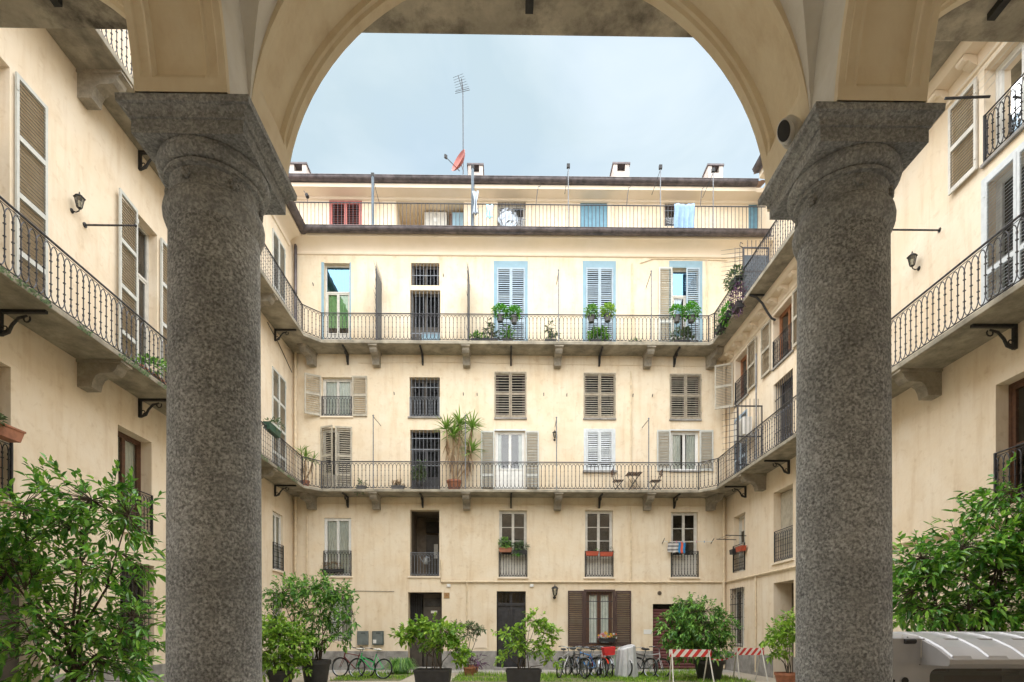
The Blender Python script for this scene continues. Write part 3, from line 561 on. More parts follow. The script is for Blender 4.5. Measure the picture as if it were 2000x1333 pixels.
# pipes on the back wall
def pipe(pts, r, m, name='pipe', root=None): return MB().tube(pts, r, 8).build(name, m, root or B.root, smooth=True)
zc = bz(1137); pipe([(bx(862), -.05, bz(1095)), (bx(862), -.05, zc), (bx(912), -.05, zc), (XR - .02, -.05, zc)], .035, M_PIPE, 'conduit_pipe')
pipe([(bx(912), -.04, zc - .02), (bx(912), -.04, bz(1270))], .03, M_PIPE, 'conduit_pipe'); 
pipe([(bx(1232), -.04, bz(990)), (bx(1232), -.04, zc)], .035, M_PIPE, 'conduit_pipe'); pipe([(bx(1232), -.04, bz(725)), (bx(1232), -.04, ZT1 + .02)], .035, M_PIPE, 'conduit_pipe'); pipe([(bx(1234), -.04, bz(515)), (bx(1234), -.04, ZT2 + .02)], .03, M_PIPE, 'conduit_pipe')
pipe([(bx(1380), -.04, bz(505)), (bx(1380), -.04, ZT2 + .02)], .03, M_PIPE, 'conduit_pipe'); pipe([(bx(600), -.04, bz(1010)), (bx(600), -.04, bz(1270))], .03, M_PIPE, 'conduit_pipe')
cb = [(bx(1250), -.02, bz(513)), (bx(1265), -.02, bz(508)), (bx(1275), -.02, bz(504)), (bx(1330), -.02, bz(504)), (bx(1420), -.02, bz(506))]; pipe(cb, .018, M_PIPE, 'cable')
pipe([(bx(770), -.02, bz(1156)), (bx(700), -.02, bz(1155)), (bx(630), -.02, bz(1154))], .008, M_RAIL, 'cable')
pipe([(XL + .12, -.1, 16.7), (XL + .12, -.1, bz(660)), ], .06, M_GUT, 'downpipe'); pipe([(XL + .12, -.1, bz(690)), (XL + .12, -.1, ZT1 + .02)], .055, M_PIPE, 'downpipe'); pipe([(XL + .12, -.1, ZS1 - .02), (XL + .12, -.1, .05)], .055, M_PIPE, 'downpipe')
pipe([(XR - .12, -.1, ZS1 - .02), (XR - .12, -.1, .05)], .05, M_PIPE, 'downpipe'); pipe([(XR - .1, -.1, ZS2 - .1), (XR - .1, -.1, ZT1 + .02)], .05, M_PIPE, 'downpipe')

M_SLATD = mat('grey_brown_shaded_slats', (.29, .27, .23), .7, var=.12)  # darkened: shade of slat undersides and gaps is put into the colour
# ---------------------------------------------------------------- left wing (local x = world Y, local y = into the wall)
L_ = left; lz = lambda slope: EYE + slope * -XL
Y1 = D - P - CH; ytop = lz(1.139)
for (a, b, h0, la, lb, near) in ((8.36, 9.66, ytop, 8.3, 9.72, True), (12.92, 13.72, ytop, 12.9, 13.78, True)):
    window(L_, a, b, ZT1, ytop, M_GREYW, 'glazed_door', .25, 2, 1, .28, None, .25)
    h = ytop - ZT1 - .02
    shutter(L_, la, -.05, ZT1 + .01, -.66, h, 0 if a < 10 else 4, M_SHUT, (.26, .5, .74), .062, near, M_SLATD); shutter(L_, lb, -.05, ZT1 + .01, .66, h, 0, M_SHUT, (.26, .5, .74), .062, near, M_SLATD)
window(L_, 20.42, 21.66, ZT1, ytop, M_GREYW, 'glazed_door', .25)
for a, sg in ((20.42, 1), (21.66, -1)): shutter(L_, a, -.02, ZT1 + .01, sg * .615, ytop - ZT1 - .02, 0, M_SHUT, (.26, .5, .74), .07)
window(L_, 20.45, 21.6, ZT2, 15.95, M_GREYW, 'glazed_door', .25)
for a, sg in ((20.45, 1), (21.6, -1)): shutter(L_, a, -.02, ZT2 + .01, sg * .57, 15.95 - ZT2 - .02, 0, M_SHUT, (.4,), .07)
for (a, b) in ((12.33, 13.5), (8.4, 9.68)):
    window(L_, a, b, 3.75, 5.98, M_BROWN, 'window', .3, 2, 1, 0, (M_CURT, .02, .95), .3, sill=M_TRIM); juliet(L_, a, b, 3.77, .95, -.01, M_IRON)
window(L_, 20.5, 21.42, 3.75, 5.85, M_WHITE, 'window', .12, 2, 1, 0, (M_CURT, .02, 1), .0, sill=M_TRIM); juliet(L_, 20.5, 21.42, 3.77, .95, -.02, M_IRON)
window(L_, 12.4, 13.6, .9, 3.08, M_DKDOOR, 'window', .3, 2, 2); grille(L_, 12.4, 13.6, .9, 3.08, .08, M_IRON, 8, (.1, .35, .6, .85))
L_.open.append((9.0, 10.3, 0, 2.95, .4)); dm = MB(); room(dm, 9.0, 10.3, 0, 2.95, .4, .8); dmo = dm.build('doorway', M_ROOM, L_.root)
MB().box(9.03, 9.64, .36, .395, .01, 2.9).box(9.66, 10.27, .36, .395, .01, 2.9).build('double_door', M_DKDOOR, dmo)
window(L_, 20.5, 21.4, .9, 2.95, M_GREYW, 'window', .2); grille(L_, 20.5, 21.4, .9, 2.95, .03, M_GRILL, 7, (.1, .5, .9))
wm = MB(); wall_mesh(wm, 3.0, D, 0, 16.9, L_.open); wm.build('wall', M_SIDE, L_.root)
pl = MB(); pl.box(3.8, 8.98, -.03, .05, 0, .74).box(10.32, D - .04, -.03, .05, 0, .74); pl.build('stone_plinth', M_PLINTH, L_.root, bevel=.01)
for z0, z1, hh in ((ZS1, ZT1, 1.05), (ZS2, ZT2, 1.03)):
    MB().box(5.05, Y1, -P, 0, z0, z1).build('balcony_slab', M_CONC, L_.root, bevel=.015)
    railing(L_.root, [(5.05, -P + .06), (Y1, -P + .06)], z1, hh)
    for y in (7.7, 11.3, 15.0, 18.6): inst('stone_corbel', CORB, L_.root, (y, 0, z0))
    for y in (9.45, 13.03, 16.8, 20.65): inst('iron_bracket', IRON, L_.root, (y, 0, z0))
MB().prism([(0, 16.33), (-.05, 16.35), (-.07, 16.40), (-.07, 16.43), (-.03, 16.45), (-.05, 16.55), (-.14, 16.66), (-.30, 16.74), (-.46, 16.78), (-.46, 16.9), (0, 16.9)], 3.8, D - .48, 'x').build('cove_cornice', M_TRIM, L_.root, smooth=True)
gutter(L_.root, 3.8, D - .45, -.56, 16.98, .16)
rm = MB(); rm.grid(lambda u, v: (3.0 + u * 19, -.5 + v * 5, 16.98 + v * 1.3 + .04 * abs(math.sin(u * 75 * math.pi))), 300, 2); rm.build('tiled_roof', M_TILE, L_.root)
pipe([(20.0, -.02, bz(700)), (21.0, -.02, bz(712)), (22.3, -.02, bz(735))], .012, M_RAIL, 'cable', L_.root)

# ---------------------------------------------------------------- right wing (local x = -world Y)
Rg = right; rz_ = lambda slope: EYE + slope * XR
def rwin(y_near, y_far, *a, **k): return window(Rg, -y_far, -y_near, *a, **k)
z0, z1 = 10.1, 11.8
for (yn, yf, near, m_) in ((9.15, 10.28, True, M_WHITE), (17.25, 18.45, False, M_ORANGEW), (20.45, 21.5, False, M_ORANGEW)):
    rwin(yn, yf, z0, z1, m_, 'window', .22, 2, 1, 0, None, 0, sill=M_PLINTH); juliet(Rg, -yf, -yn, z0 + .01, .85, -.03, M_IRON)
    fr = MB().box(-yf - .12, -yf - .002, -.04, .01, z0, z1 + .1).box(-yn + .002, -yn + .12, -.04, .01, z0, z1 + .1).box(-yf - .001, -yn + .001, -.04, .01, z1 + .002, z1 + .1); fr.build('window_surround', M_TRIM, Rg.root)
    h = z1 - z0
    shutter(Rg, -yf - .13, -.07, z0, -.66, h, 0 if yf < 21 else 66, M_TAUPE if not near else M_GREYW, (.5,), .062, near, M_SLATD); shutter(Rg, -yn + .13, -.07, z0, .66, h, 0, M_TAUPE if not near else M_GREYW, (.5,), .062, near, M_SLATD)
zt = rz_(.934)
rwin(9.0, 10.25, ZT1, zt - .05, M_WHITE, 'glazed_door', .2)
for a, sg in ((-10.28, 1), (-8.97, -1)): shutter(Rg, a, -.025, ZT1 + .01, sg * .65, zt - ZT1 - .03, 0, M_WBLUE, (.4,), .06, True)
MB().box(-10.36, -10.282, -.03, .01, ZT1, zt + .05).box(-8.968, -8.89, -.03, .01, ZT1, zt + .05).box(-10.281, -8.969, -.03, .01, zt - .015, zt + .05).build('white_door_surround', M_WBLUE, Rg.root)
rwin(17.25, 18.5, ZT1, rz_(.911), M_DKDOOR, 'glazed_door', .3, 2, 2, .25); grille(Rg, -18.5, -17.25, ZT1, rz_(.911), .06, M_RAIL, 9, (.2, .4, .6, .8))
rwin(20.5, 21.6, ZT1, 9.6, M_GREYW, 'glazed_door', .2)
for a, sg in ((-21.6, 1), (-20.5, -1)): shutter(Rg, a, -.02, ZT1 + .01, sg * .545, 2.66, 0, M_LBSH, (.4,), .07)
rwin(8.6, 10.08, 3.75, 5.95, M_BROWN, 'window', .28, 2, 2, 0, None, .0, st=.07); juliet(Rg, -10.08, -8.6, 3.77, .95, -.01, M_RAIL)
rwin(17.25, 18.5, 3.75, 6.05, M_TAUPE, 'window', .35, 2, 1, sill=M_TRIM); juliet(Rg, -18.5, -17.25, 3.77, 1.0, .03, M_RAIL)
for yn in (17.27, 17.88): MB().box(-yn - .60, -yn, .24, .28, 3.78, 6.0).build('closed_inner_shutter', M_TAUPE, Rg.root)
rwin(20.7, 21.72, 3.75, 5.9, M_GREYW, 'window', .25, 2, 3, 0, None, .3); juliet(Rg, -21.72, -20.7, 3.77, 1.0, -.02, M_IRON)
rwin(20.75, 21.95, .95, 3.15, M_GREYW, 'window', .2); grille(Rg, -21.95, -20.75, .93, 3.17, -.05, M_IRON, 8, (.02, .3, .5, .72, .98), .012, extra=lambda mb: [mb.torus((-21.95 + .15 + k * .3, -.05, 2.85), .1, .01, 14, 4) for k in range(4)])
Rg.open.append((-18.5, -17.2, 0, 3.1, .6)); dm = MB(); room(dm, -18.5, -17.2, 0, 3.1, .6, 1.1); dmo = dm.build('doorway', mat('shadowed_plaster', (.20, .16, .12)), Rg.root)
wm = MB(); wall_mesh(wm, -D, -3.0, 0, ZS2, Rg.open); wall_mesh(wm, -D - 1, -3.0, ZT2, 19.5, [], 1.69); wm.build('wall', M_SIDE, Rg.root)
pl = MB(); pl.box(-D + .04, -18.52, -.03, .05, 0, .74).box(-17.18, -3.8, -.03, .05, 0, .74); pl.build('stone_plinth', M_PLINTH, Rg.root, bevel=.01)
MB().box(-Y1, -5.05, -P, 0, ZS1, ZT1).build('balcony_slab', M_CONC, Rg.root, bevel=.015); railing(Rg.root, [(-Y1, -P + .06), (-5.05, -P + .06)], ZT1, 1.05)
Y1u = D - P - .12
MB().box(-Y1u, -5.05, -P, 1.69, ZS2, ZT2).build('balcony_slab', M_CONC, Rg.root, bevel=.015); railing(Rg.root, [(-Y1u, -P + .06), (-5.05, -P + .06)], ZT2, 1.03)
for y in (7.8, 11.47, 15.2, 19.15): inst('stone_corbel', CORB, Rg.root, (-y, 0, ZS1))
for y in (9.67, 13.5, 17.45, 20.6): inst('iron_bracket', IRON, Rg.root, (-y, 0, ZS1))
MB().prism([(0, 11.93), (-.04, 11.95), (-.06, 12.0), (-.04, 12.02), (-.05, 12.22), (-.3, 12.24), (-.36, 12.3), (-.38, 12.36), (-.38, ZS2 - .002), (0, ZS2 - .002)], -D + .02, -3.8, 'x').build('cornice', M_TRIM, Rg.root, smooth=True)
mo = MB(); mo.prism([(0, 0), (-.24, 0), (-.28, -.05), (-.27, -.10), (-.22, -.13), (-.16, -.11), (-.1, -.16), (0, -.2)], -.085, .085, 'x'); mo = mo.mesh('modillion', M_TRIM)
for k in range(24): inst('modillion', mo, Rg.root, (-5.6 - k * .7, -.05, 12.225))
ci = MB(); ci.tube([(0, -.03, 11.6), (0, -.16, 11.66), (0, -.3, 11.86), (0, -.46, 12.14), (0, -.66, 12.34), (0, -.88, 12.41)], .035, 6).box(-.03, .03, -.86, -.4, 12.385, ZS2 - .001); ci = ci.mesh('curved_iron_stay', M_IRON)
for y in (7.5, 13.0, 18.3): inst('curved_iron_stay', ci, Rg.root, (-y, 0, 0))
MB().prism([(1.69, 19.1), (1.6, 19.12), (1.55, 19.25), (1.2, 19.3), (1.2, 19.5), (1.69, 19.5)], -D + .3, -3.0, 'x').build('eaves_cornice', M_TRIM, Rg.root)
gutter(Rg.root, -D + .3, -3.0, 1.08, 19.64, .15)
rm = MB(); rm.grid(lambda u, v: (-D + u * 19.5, 1.1 + v * 5, 19.7 + v * 1.3 + .04 * abs(math.sin(u * 75 * math.pi))), 300, 2); rm.build('tiled_roof', M_TILE, Rg.root)
zc = bz(1137); pipe([(-D + .02, -.05, zc), (-3.9, -.05, zc)], .035, M_PIPE, 'conduit_pipe', Rg.root); pipe([(-19.75, -.04, zc + .02), (-19.75, -.04, .1)], .03, M_PIPE, 'conduit_pipe', Rg.root)

# ---------------------------------------------------------------- the arcade the camera stands in
XC = [-1.735, 2.06]; HALF = (XC[1] - XC[0]) / 2; PITCH = XC[1] - XC[0]; BW = .247; RA = HALF - BW; HS = EYE + 2.889
YN, YF = 3.34, 3.90; cxs = [(XC[0] + XC[1]) / 2 + k * PITCH for k in (-1, 0, 1)]; cols = [XC[0] - PITCH, *XC, XC[1] + PITCH]
arc = thing('arcade_building', 'street wing with vaulted arcade on granite columns', 'building', (0, 3.44, 0))
OFF = Vector((0, -3.44, 0))
def wb(mb, name, m, **k):
    mb.v = [(x, y - 3.44, z) for x, y, z in mb.v]; return mb.build(name, m, arc, **k)
ZA = HS + RA + .25
sp = MB(); nA = 40
for cx in cxs:
    arcp = [(cx - RA * math.cos(math.pi * k / nA), HS + RA * math.sin(math.pi * k / nA)) for k in range(nA + 1)]
    for (x0, z0), (x1, z1) in zip(arcp, arcp[1:]):
        for y in (YN, YF): sp.face((x0, y, z0), (x1, y, z1), (x1, y, ZA), (x0, y, ZA))
for xc in cols: sp.box(xc - BW + .001, xc + BW - .001, YN + .001, YF - .001, HS, ZA)
wb(sp, 'spandrel_wall', M_INT)
up = MB(); up.box(-9.5, 11, 3.305, YF, ZA, ZS1 + .05).box(-9.5, 11, 2.4, YF, ZS1 + .051, 12.6).box(-9.5, 11, -6, 2.4, ZA + .3, 12.6)  # unseen storeys over the vaults, added to block sky; height chosen for the light
for a, b in ((-9.5, cols[0] - BW), (cols[3] + BW, 11)): up.box(a, b, 2.9, YF, 0, ZA)
up.box(-9.5, 11, -.75, -.45, 0, ZA + .3); wb(up, 'upper_wall_sky_block', M_SIDE)
prof = [(0, 0), (.045, 0), (.055, .018), (.078, .02), (.092, .05), (.445, .05), (.458, .02), (.482, .018), (.495, 0), (.56, 0)]
for cx in cxs:
    it = MB(); n = 64; a0 = 5
    for k in range(n):
        for (w0, d0), (w1, d1) in zip(prof, prof[1:]):
            if k < a0 - 1 or k > n - a0: d0a = d1a = d0b = d1b = 0
            else:
                ka = 0 if k == a0 - 1 else 1; kb = 0 if k == n - a0 else 1; d0a, d1a, d0b, d1b = d0 * ka, d1 * ka, d0 * kb, d1 * kb
            A, Bb = math.pi * k / n, math.pi * (k + 1) / n
            pt = lambda a, ww, dd: (cx - (RA + dd) * math.cos(a), YN + ww, HS + (RA + dd) * math.sin(a))
            it.face(pt(A, w0, d0a), pt(Bb, w0, d0b), pt(Bb, w1, d1b), pt(A, w1, d1a))
    wb(it, 'arch_soffit', M_INT)
RT = 1.75; ZC = HS - .2; YC = 3.085 - RT; tw = [(-BW, 0), (-BW + .035, 0), (-BW + .045, .008), (-BW + .085, .008), (-BW + .1, .0), (-BW + .115, .03), (BW - .115, .03), (BW - .1, .0), (BW - .085, .008), (BW - .045, .008), (BW - .035, 0), (BW, 0)]
for xc in cols:
    it = MB(); n = 150; t0 = math.asin(.2 / RT)
    for k in range(n):
        A = t0 + (math.pi - 2 * t0) * k / n; Bb = t0 + (math.pi - 2 * t0) * (k + 1) / n
        for (w0, d0), (w1, d1) in zip(tw, tw[1:]):
            f0 = 0 if k < 2 or k > n - 3 else 1; fa = 0 if k == 2 else f0; fb = 0 if k == n - 3 else f0
            pt = lambda a, ww, dd: (xc + ww, YC + (RT + dd) * math.cos(a), ZC + (RT + dd) * math.sin(a))
            it.face(pt(A, w0, d0 * fa), pt(Bb, w0, d0 * fb), pt(Bb, w1, d1 * fb), pt(A, w1, d1 * fa))
        for ww in (-BW, BW):
            it.mi(0).face(pt(A, ww, 0), pt(Bb, ww, 0), pt(Bb, ww, .035), pt(A, ww, .035)); it.mi(1).face(pt(A, ww, .035), pt(Bb, ww, .035), pt(Bb, ww, .7), pt(A, ww, .7)); it.mi(0)
    wb(it, 'transverse_arch', [M_INT, M_VAULT])
by = (YN + -.41) / 2; bb = (YN + .41) / 2
for cx in cxs:
    va = MB(); VR = RA * 1.10
    def vz(u, v):
        x = -RA + 2 * RA * (.5 - .5 * math.cos(math.pi * u)); y = -bb + 2 * bb * (.5 - .5 * math.cos(math.pi * v))
        z1 = VR * math.sqrt(max(0, 1 - (x / RA) ** 2)); z2 = VR * math.sqrt(max(0, 1 - (y / bb) ** 2))
        return (cx + x, by + y, HS + max(z1, z2))
    nv = 60; base = [vz(i / nv, j / nv) for j in range(nv + 1) for i in range(nv + 1)]; va.v = list(base)
    for j in range(nv):
        for i in range(nv):
            a_ = j * (nv + 1) + i; b_, c_, d_ = a_ + 1, a_ + nv + 2, a_ + nv + 1
            tri = ((a_, b_, c_), (a_, c_, d_)) if (i < nv / 2) == (j < nv / 2) else ((a_, b_, d_), (b_, c_, d_))
            va.f += list(tri); va.m += [0, 0]
    wb(va, 'groin_vault', M_VAULT)
sl = MB(); sl.box(-8.2 + .0, XR - .1, YF + .002, 5.03, ZS1, ZT1); wb(sl, 'balcony_slab', M_MOLD, bevel=.012)
for x in (-3.72, .21, 4.15): o = inst('iron_bracket', IRON, arc, (x, YF - 3.44 + .001, ZS1), (0, 0, math.pi), (1.1, 1.15, 1.15))
def rail_w(): return railing(arc, [(XL + P, 4.97 - 3.44), (XR - P, 4.97 - 3.44)], ZT1, 1.05)
rail_w()
abp = lambda h0, h1, z0, z1: [(h0, z0), (h1, z1)]
for xc in cols:
    c = thing('column', '', ''); del c['label']; del c['category']; c.parent = arc; c.location = (xc, 0, 0)
    e = EYE
    sh = MB().lathe([(.256, .36), (.257, 1.2), (.253, 2.4), (.249, 3.3), (.2465, e + 2.35), (.2465, e + 2.36)], 48); sh.build('shaft', M_GRAN, c, smooth=True)
    MB().lathe([(.248, e + 2.355), (.260, e + 2.37), (.272, e + 2.405), (.275, e + 2.44), (.268, e + 2.475), (.252, e + 2.498), (.243, e + 2.505)], 48).build('astragal', M_GRANC, c, smooth=True)
    cp = MB().lathe([(.242, e + 2.50), (.240, e + 2.58), (.242, e + 2.600), (.268, e + 2.603), (.270, e + 2.622), (.256, e + 2.626), (.256, e + 2.636), (.278, e + 2.638), (.298, e + 2.658), (.306, e + 2.685), (.300, e + 2.712), (.296, e + 2.722)], 48)
    cp.build('capital', M_GRANC, c, smooth=True)
    ab = MB(); steps = [(.304, e + 2.72), (.304, e + 2.798), (.316, e + 2.800), (.316, e + 2.812), (.319, e + 2.828), (.332, e + 2.842), (.340, e + 2.846), (.340, e + 2.850), (.356, e + 2.852), (.358, e + 2.889)]
    for (h0, za), (h1, zb) in zip(steps, steps[1:]):
        q0 = [(-h0, -h0, za), (h0, -h0, za), (h0, h0, za), (-h0, h0, za)]; q1 = [(-h1, -h1, zb), (h1, -h1, zb), (h1, h1, zb), (-h1, h1, zb)]
        for k in range(4): ab.face(q0[k], q0[(k + 1) % 4], q1[(k + 1) % 4], q1[k])
    h0 = .304; ab.face((-h0, -h0, e + 2.72), (h0, -h0, e + 2.72), (h0, h0, e + 2.72), (-h0, h0, e + 2.72)); h1 = .358; ab.face(*[(x * h1, y * h1, e + 2.889) for x, y in ((-1, -1), (1, -1), (1, 1), (-1, 1))])
    ab.build('abacus', M_GRANC, c)
    for a in (-100, -40, 20, 80, 140, 200):
        x, y = .245 * math.cos(R(a)), .245 * math.sin(R(a)); b = MB().ball((x, y, e + 2.55), .022, 8, 5)
        for k in range(6): b.ball((x * 1.03 - .022 * math.cos(k * 1.047) * math.sin(R(a)), y * 1.03 + .022 * math.cos(k * 1.047) * math.cos(R(a)), e + 2.55 + .022 * math.sin(k * 1.047)), .012, 6, 4)
        b.build('rosette', M_GRANC, c, smooth=True)
    MB().lathe([(.36, .10), (.37, .15), (.36, .2), (.31, .22), (.3, .26), (.32, .3), (.31, .34), (.27, .36)], 40).box(-.38, .38, -.38, .38, 0, .1).build('base', M_GRANC, c, smooth=True)
# ---------------------------------------------------------------- ground
def sheet(name, x0, x1, y0, y1, z, m, n=1): return struct(MB().grid(lambda u, v: (x0 + u * (x1 - x0), y0 + v * (y1 - y0), z), n, n).build(name, m))
M_GRAV = mat('pale_gravel', (.45, .40, .32), .95, c2=(.33, .29, .23), scale=30, bump=.6, bscale=90)
M_TURF = mat('turf_soil', (.10, .14, .04), .95, c2=(.16, .14, .07), scale=3)
M_PAVE = stone('paving_stone', (.46, .44, .40), (.38, .36, .33), (.28, .265, .24), .3, 40, 3)
sheet('ground', -60, 60, -60, 90, 0, M_GRAV)
sheet('arcade_floor', -9.4, 10.9, -.44, 3.9, .004, M_PAVE)
sheet('pavement', -8.25, 8.75, 20.9, 22.46, .006, M_PAVE)
# ================================================================== things
rnd = random.Random(11)
def bp(u, v, dy=0.0): return atY(u, v, D - dy)           # a point dy metres in front of the back wall
# ---------------------------------------------------------------- wall lanterns
def lantern(label, loc, rz, s=1.0, post=False):
    t = thing('wall_lantern', label, 'lantern', loc, rz, 'wall lanterns round the courtyard'); t.scale = (s, s, s)
    MB().lathe([(.055, 0), (.05, -.02), (.02, -.035)], 12, (0, 0, -.17), ax='y').tube([(0, -.02, -.17), (0, -.10, -.20), (0, -.17, -.17), (0, -.18, -.10)], .013, 6).build('bracket', M_IRON, t, smooth=True)
    MB().lathe([(.02, -.13), (.045, -.115), (.055, -.1)], 6, (0, -.18, 0)).build('base_cup', M_IRON, t); MB().lathe([(.125, .13), (.12, .145), (.05, .2), (.02, .215), (.012, .26), (.003, .28)], 6, (0, -.18, 0)).build('cap', M_IRON, t)
    fr = MB()
    for k in range(6): a = k * math.pi / 3; fr.tube([(.055 * math.cos(a), -.18 + .055 * math.sin(a), -.1), (.1 * math.cos(a), -.18 + .1 * math.sin(a), .13)], .007, 4)
    fr.build('frame', M_IRON, t)
    MB().lathe([(.052, -.098), (.096, .128)], 6, (0, -.18, 0), False).build('glass', glass('lamp_glass', (.85, .86, .8), .1, .1), t)
    MB().lathe([(.015, -.1), (.018, -.02), (.03, .02), (.02, .06)], 8, (0, -.18, 0)).build('bulb', M_WHITE, t, smooth=True)
p = atX(140, 398, XL); lantern('black six-sided lantern on the left wing wall beside the tall louvred doors', p, R(90), .82)
p = atX(1795, 512, XR); lantern('black lantern on the right wing wall above the lower balcony rail', p, R(-90), .82)
lantern('small black lantern between white french door and white shutters on lower balcony', bp(1083, 853), 0, .8)
lantern('black lantern above the parked bicycles, beside the brown shutters', bp(1083, 1158), 0, 1.15)

# ---------------------------------------------------------------- foliage
def leaf(mb, p, d, ln, wd, droop=.25, n=None):
    d = d.normalized(); s = d.cross(n if n is not None else Vector((rnd.uniform(-.4, .4), rnd.uniform(-.4, .4), 1)))
    if s.length < .01: s = Vector((1, 0, 0))
    s.normalize(); u = s.cross(d); t = p + d * ln - Vector((0, 0, droop * ln)); m1 = p.lerp(t, .3) + u * ln * .07; m2 = p.lerp(t, .68) + u * ln * .05
    b = len(mb.v); k1 = u * wd * .12; mb.v += [tuple(p), tuple(m1 + s * wd * .46 + k1), tuple(m2 + s * wd * .40 + k1), tuple(t), tuple(m2 - s * wd * .40 + k1), tuple(m1 - s * wd * .46 + k1)]
    mb.f += [(b, b + 1, b + 2, b + 3), (b, b + 3, b + 4, b + 5)]; mb.m += [mb.k, mb.k]
def rdir(up=.3):
    while True:
        v = Vector((rnd.uniform(-1, 1), rnd.uniform(-1, 1), rnd.uniform(-1, 1)))
        if .1 < v.length < 1: v.normalize(); v.z += up; return v.normalized()
def plant(t, base, ells, n_twig, per, ln, asp, m, stems=5, sr=.018, up=.3, droop=.25, twig=.22, shell=.55, spread=.12, bark=None, crown='crown', trunk='stems'):
    """ells: (centre Vector, (rx,ry,rz)); everything relative to the root t"""
    o0 = Vector(t.location); st = MB(); lf = MB(); nodes = []
    for k in range(stems):
        c, r = ells[k % len(ells)]; e = c - o0 + Vector((rnd.uniform(-.5, .5) * r[0], rnd.uniform(-.5, .5) * r[1], rnd.uniform(-.2, .5) * r[2]))
        b = Vector(base) - o0 + Vector((rnd.uniform(-1, 1) * spread, rnd.uniform(-1, 1) * spread, 0)); h = e - b
        pts = [b, b + h * .3 + Vector((-h.x * .16, -h.y * .16, h.z * .08)) + rdir(0) * .04 * h.length, b + h * .62 + rdir(0) * .05 * h.length, e]
        st.tube(pts, [sr, sr * .8, sr * .55, sr * .25], 5); nodes += [pts[1] * .5 + pts[2] * .5, pts[2], pts[2] * .5 + pts[3] * .5, pts[3]]
    vol = [r[0] * r[2] for _, r in ells]; tot = sum(vol)
    for k in range(n_twig):
        q = rnd.uniform(0, tot); j = 0
        while q > vol[j]: q -= vol[j]; j += 1
        c, r = ells[j]; dv = rdir(0); f = rnd.uniform(0, 1) ** shell
        pt = c - o0 + Vector((dv.x * r[0] * f, dv.y * r[1] * f, dv.z * r[2] * f))
        nd = min(nodes, key=lambda a: (a - pt).length_squared); dr = ((pt - nd).normalized() * .6 + rdir(up) * .7 + Vector((dv.x, dv.y, dv.z)) * .4).normalized()
        tp_ = pt + dr * twig
        st.tube([nd, nd * .45 + pt * .55 + rdir(0) * .05 * (pt - nd).length, pt, tp_], [sr * .28, sr * .2, sr * .14, sr * .06], 3, False)
        for i in range(per):
            f = i / max(1, per - 1); pp = pt + dr * twig * f; sd = dr.cross(rdir(.2)); ld = (dr * (.35 + .7 * f) + sd * (1.1 - .5 * f) + Vector((0, 0, .1))).normalized()
            l_ = ln * rnd.choice((.5, .75, .9, 1, 1.1, 1.2)) * rnd.uniform(.85, 1.1); leaf(lf, pp, ld, l_, l_ * asp, droop * rnd.uniform(.3, 1.6))
    st.build(trunk, bark or M_BARK, t, smooth=True, fix=False); return lf.build(crown, m, t, fix=False)
def pot_round(t, r, h, m, name='pot', soil=True):
    p = MB().lathe([(r * .72, 0), (r * .92, h * .8), (r * .94, h * .82), (r, h * .82), (r, h), (r * .9, h), (r * .88, h * .9), (.01, h * .9)], 28).build(name, m, t, smooth=True)
    if soil: MB().lathe([(r * .89, h * .905), (.01, h * .92)], 20, cap=False).build('soil', M_SOIL, p)
    return p
def pot_box(t, w_, d, h, m, name='planter', z=0, y=0):
    mb = MB(); k = .88; a, b = w_ / 2, d / 2
    for (s0, z0), (s1, z1) in (((k, 0), (1, h)), ((1, h), (.94, h)), ((.94, h), (.93, h * .88))):
        q0 = [(-a * s0, -b * s0 + y, z0 + z), (a * s0, -b * s0 + y, z0 + z), (a * s0, b * s0 + y, z0 + z), (-a * s0, b * s0 + y, z0 + z)]; q1 = [(-a * s1, -b * s1 + y, z1 + z), (a * s1, -b * s1 + y, z1 + z), (a * s1, b * s1 + y, z1 + z), (-a * s1, b * s1 + y, z1 + z)]
        for i in range(4): mb.face(q0[i], q0[(i + 1) % 4], q1[(i + 1) % 4], q1[i])
    mb.face((-a * k, -b * k + y, z), (-a * k, b * k + y, z), (a * k, b * k + y, z), (a * k, -b * k + y, z)); mb.box(-a - .008, a + .008, -b - .008 + y, -b * .985 + y, h * .86 + z, h + .004 + z)
    p = mb.build(name, m, t); q = .93; zz = h * .89 + z
    MB().face((-a * q, -b * q + y, zz), (a * q, -b * q + y, zz), (a * q, b * q + y, zz), (-a * q, b * q + y, zz)).build('soil', M_SOIL, p); return p
def ell(u, v, du, dv, Y, ry=None): c = atY(u, v, Y); k = Y / F; return (c, (du * k, (ry if ry else du * k), dv * k))
def ground_at(u, Y): c = atY(u, 1232, Y); return Vector((c.x, Y, 0))
G_SH = 'potted shrubs in the courtyard'
def courtyard_shrub(name, label, u, Y, pot, ells, *a, **k):
    t = thing(name, label, 'potted shrub', ground_at(u, Y), 0, G_SH)
    if pot[0] == 'r': pot_round(t, pot[1], pot[2], pot[3]); h = pot[2]
    else: pot_box(t, pot[1], pot[1] * .62, pot[2], pot[3]); h = pot[2]
    plant(t, t.location + Vector((0, 0, h * .88)), [ell(*e, Y) for e in ells], *a, **k); return t
courtyard_shrub('laurel_tree', 'large dark-green laurel in a black pot beside the left wing windows', 150, 8.2, ('r', .4, .6, M_BLKPOT),
    [(45, 1015, 70, 60), (150, 990, 80, 55), (245, 1000, 45, 55), (70, 1120, 100, 50), (220, 1110, 80, 45), (120, 1250, 130, 80), (260, 1200, 60, 50), (235, 1290, 70, 55), (-40, 1090, 80, 110)], 680, 9, .14, .42, M_LEAFD, stems=9, sr=.028, twig=.3, shell=.5, droop=.3)
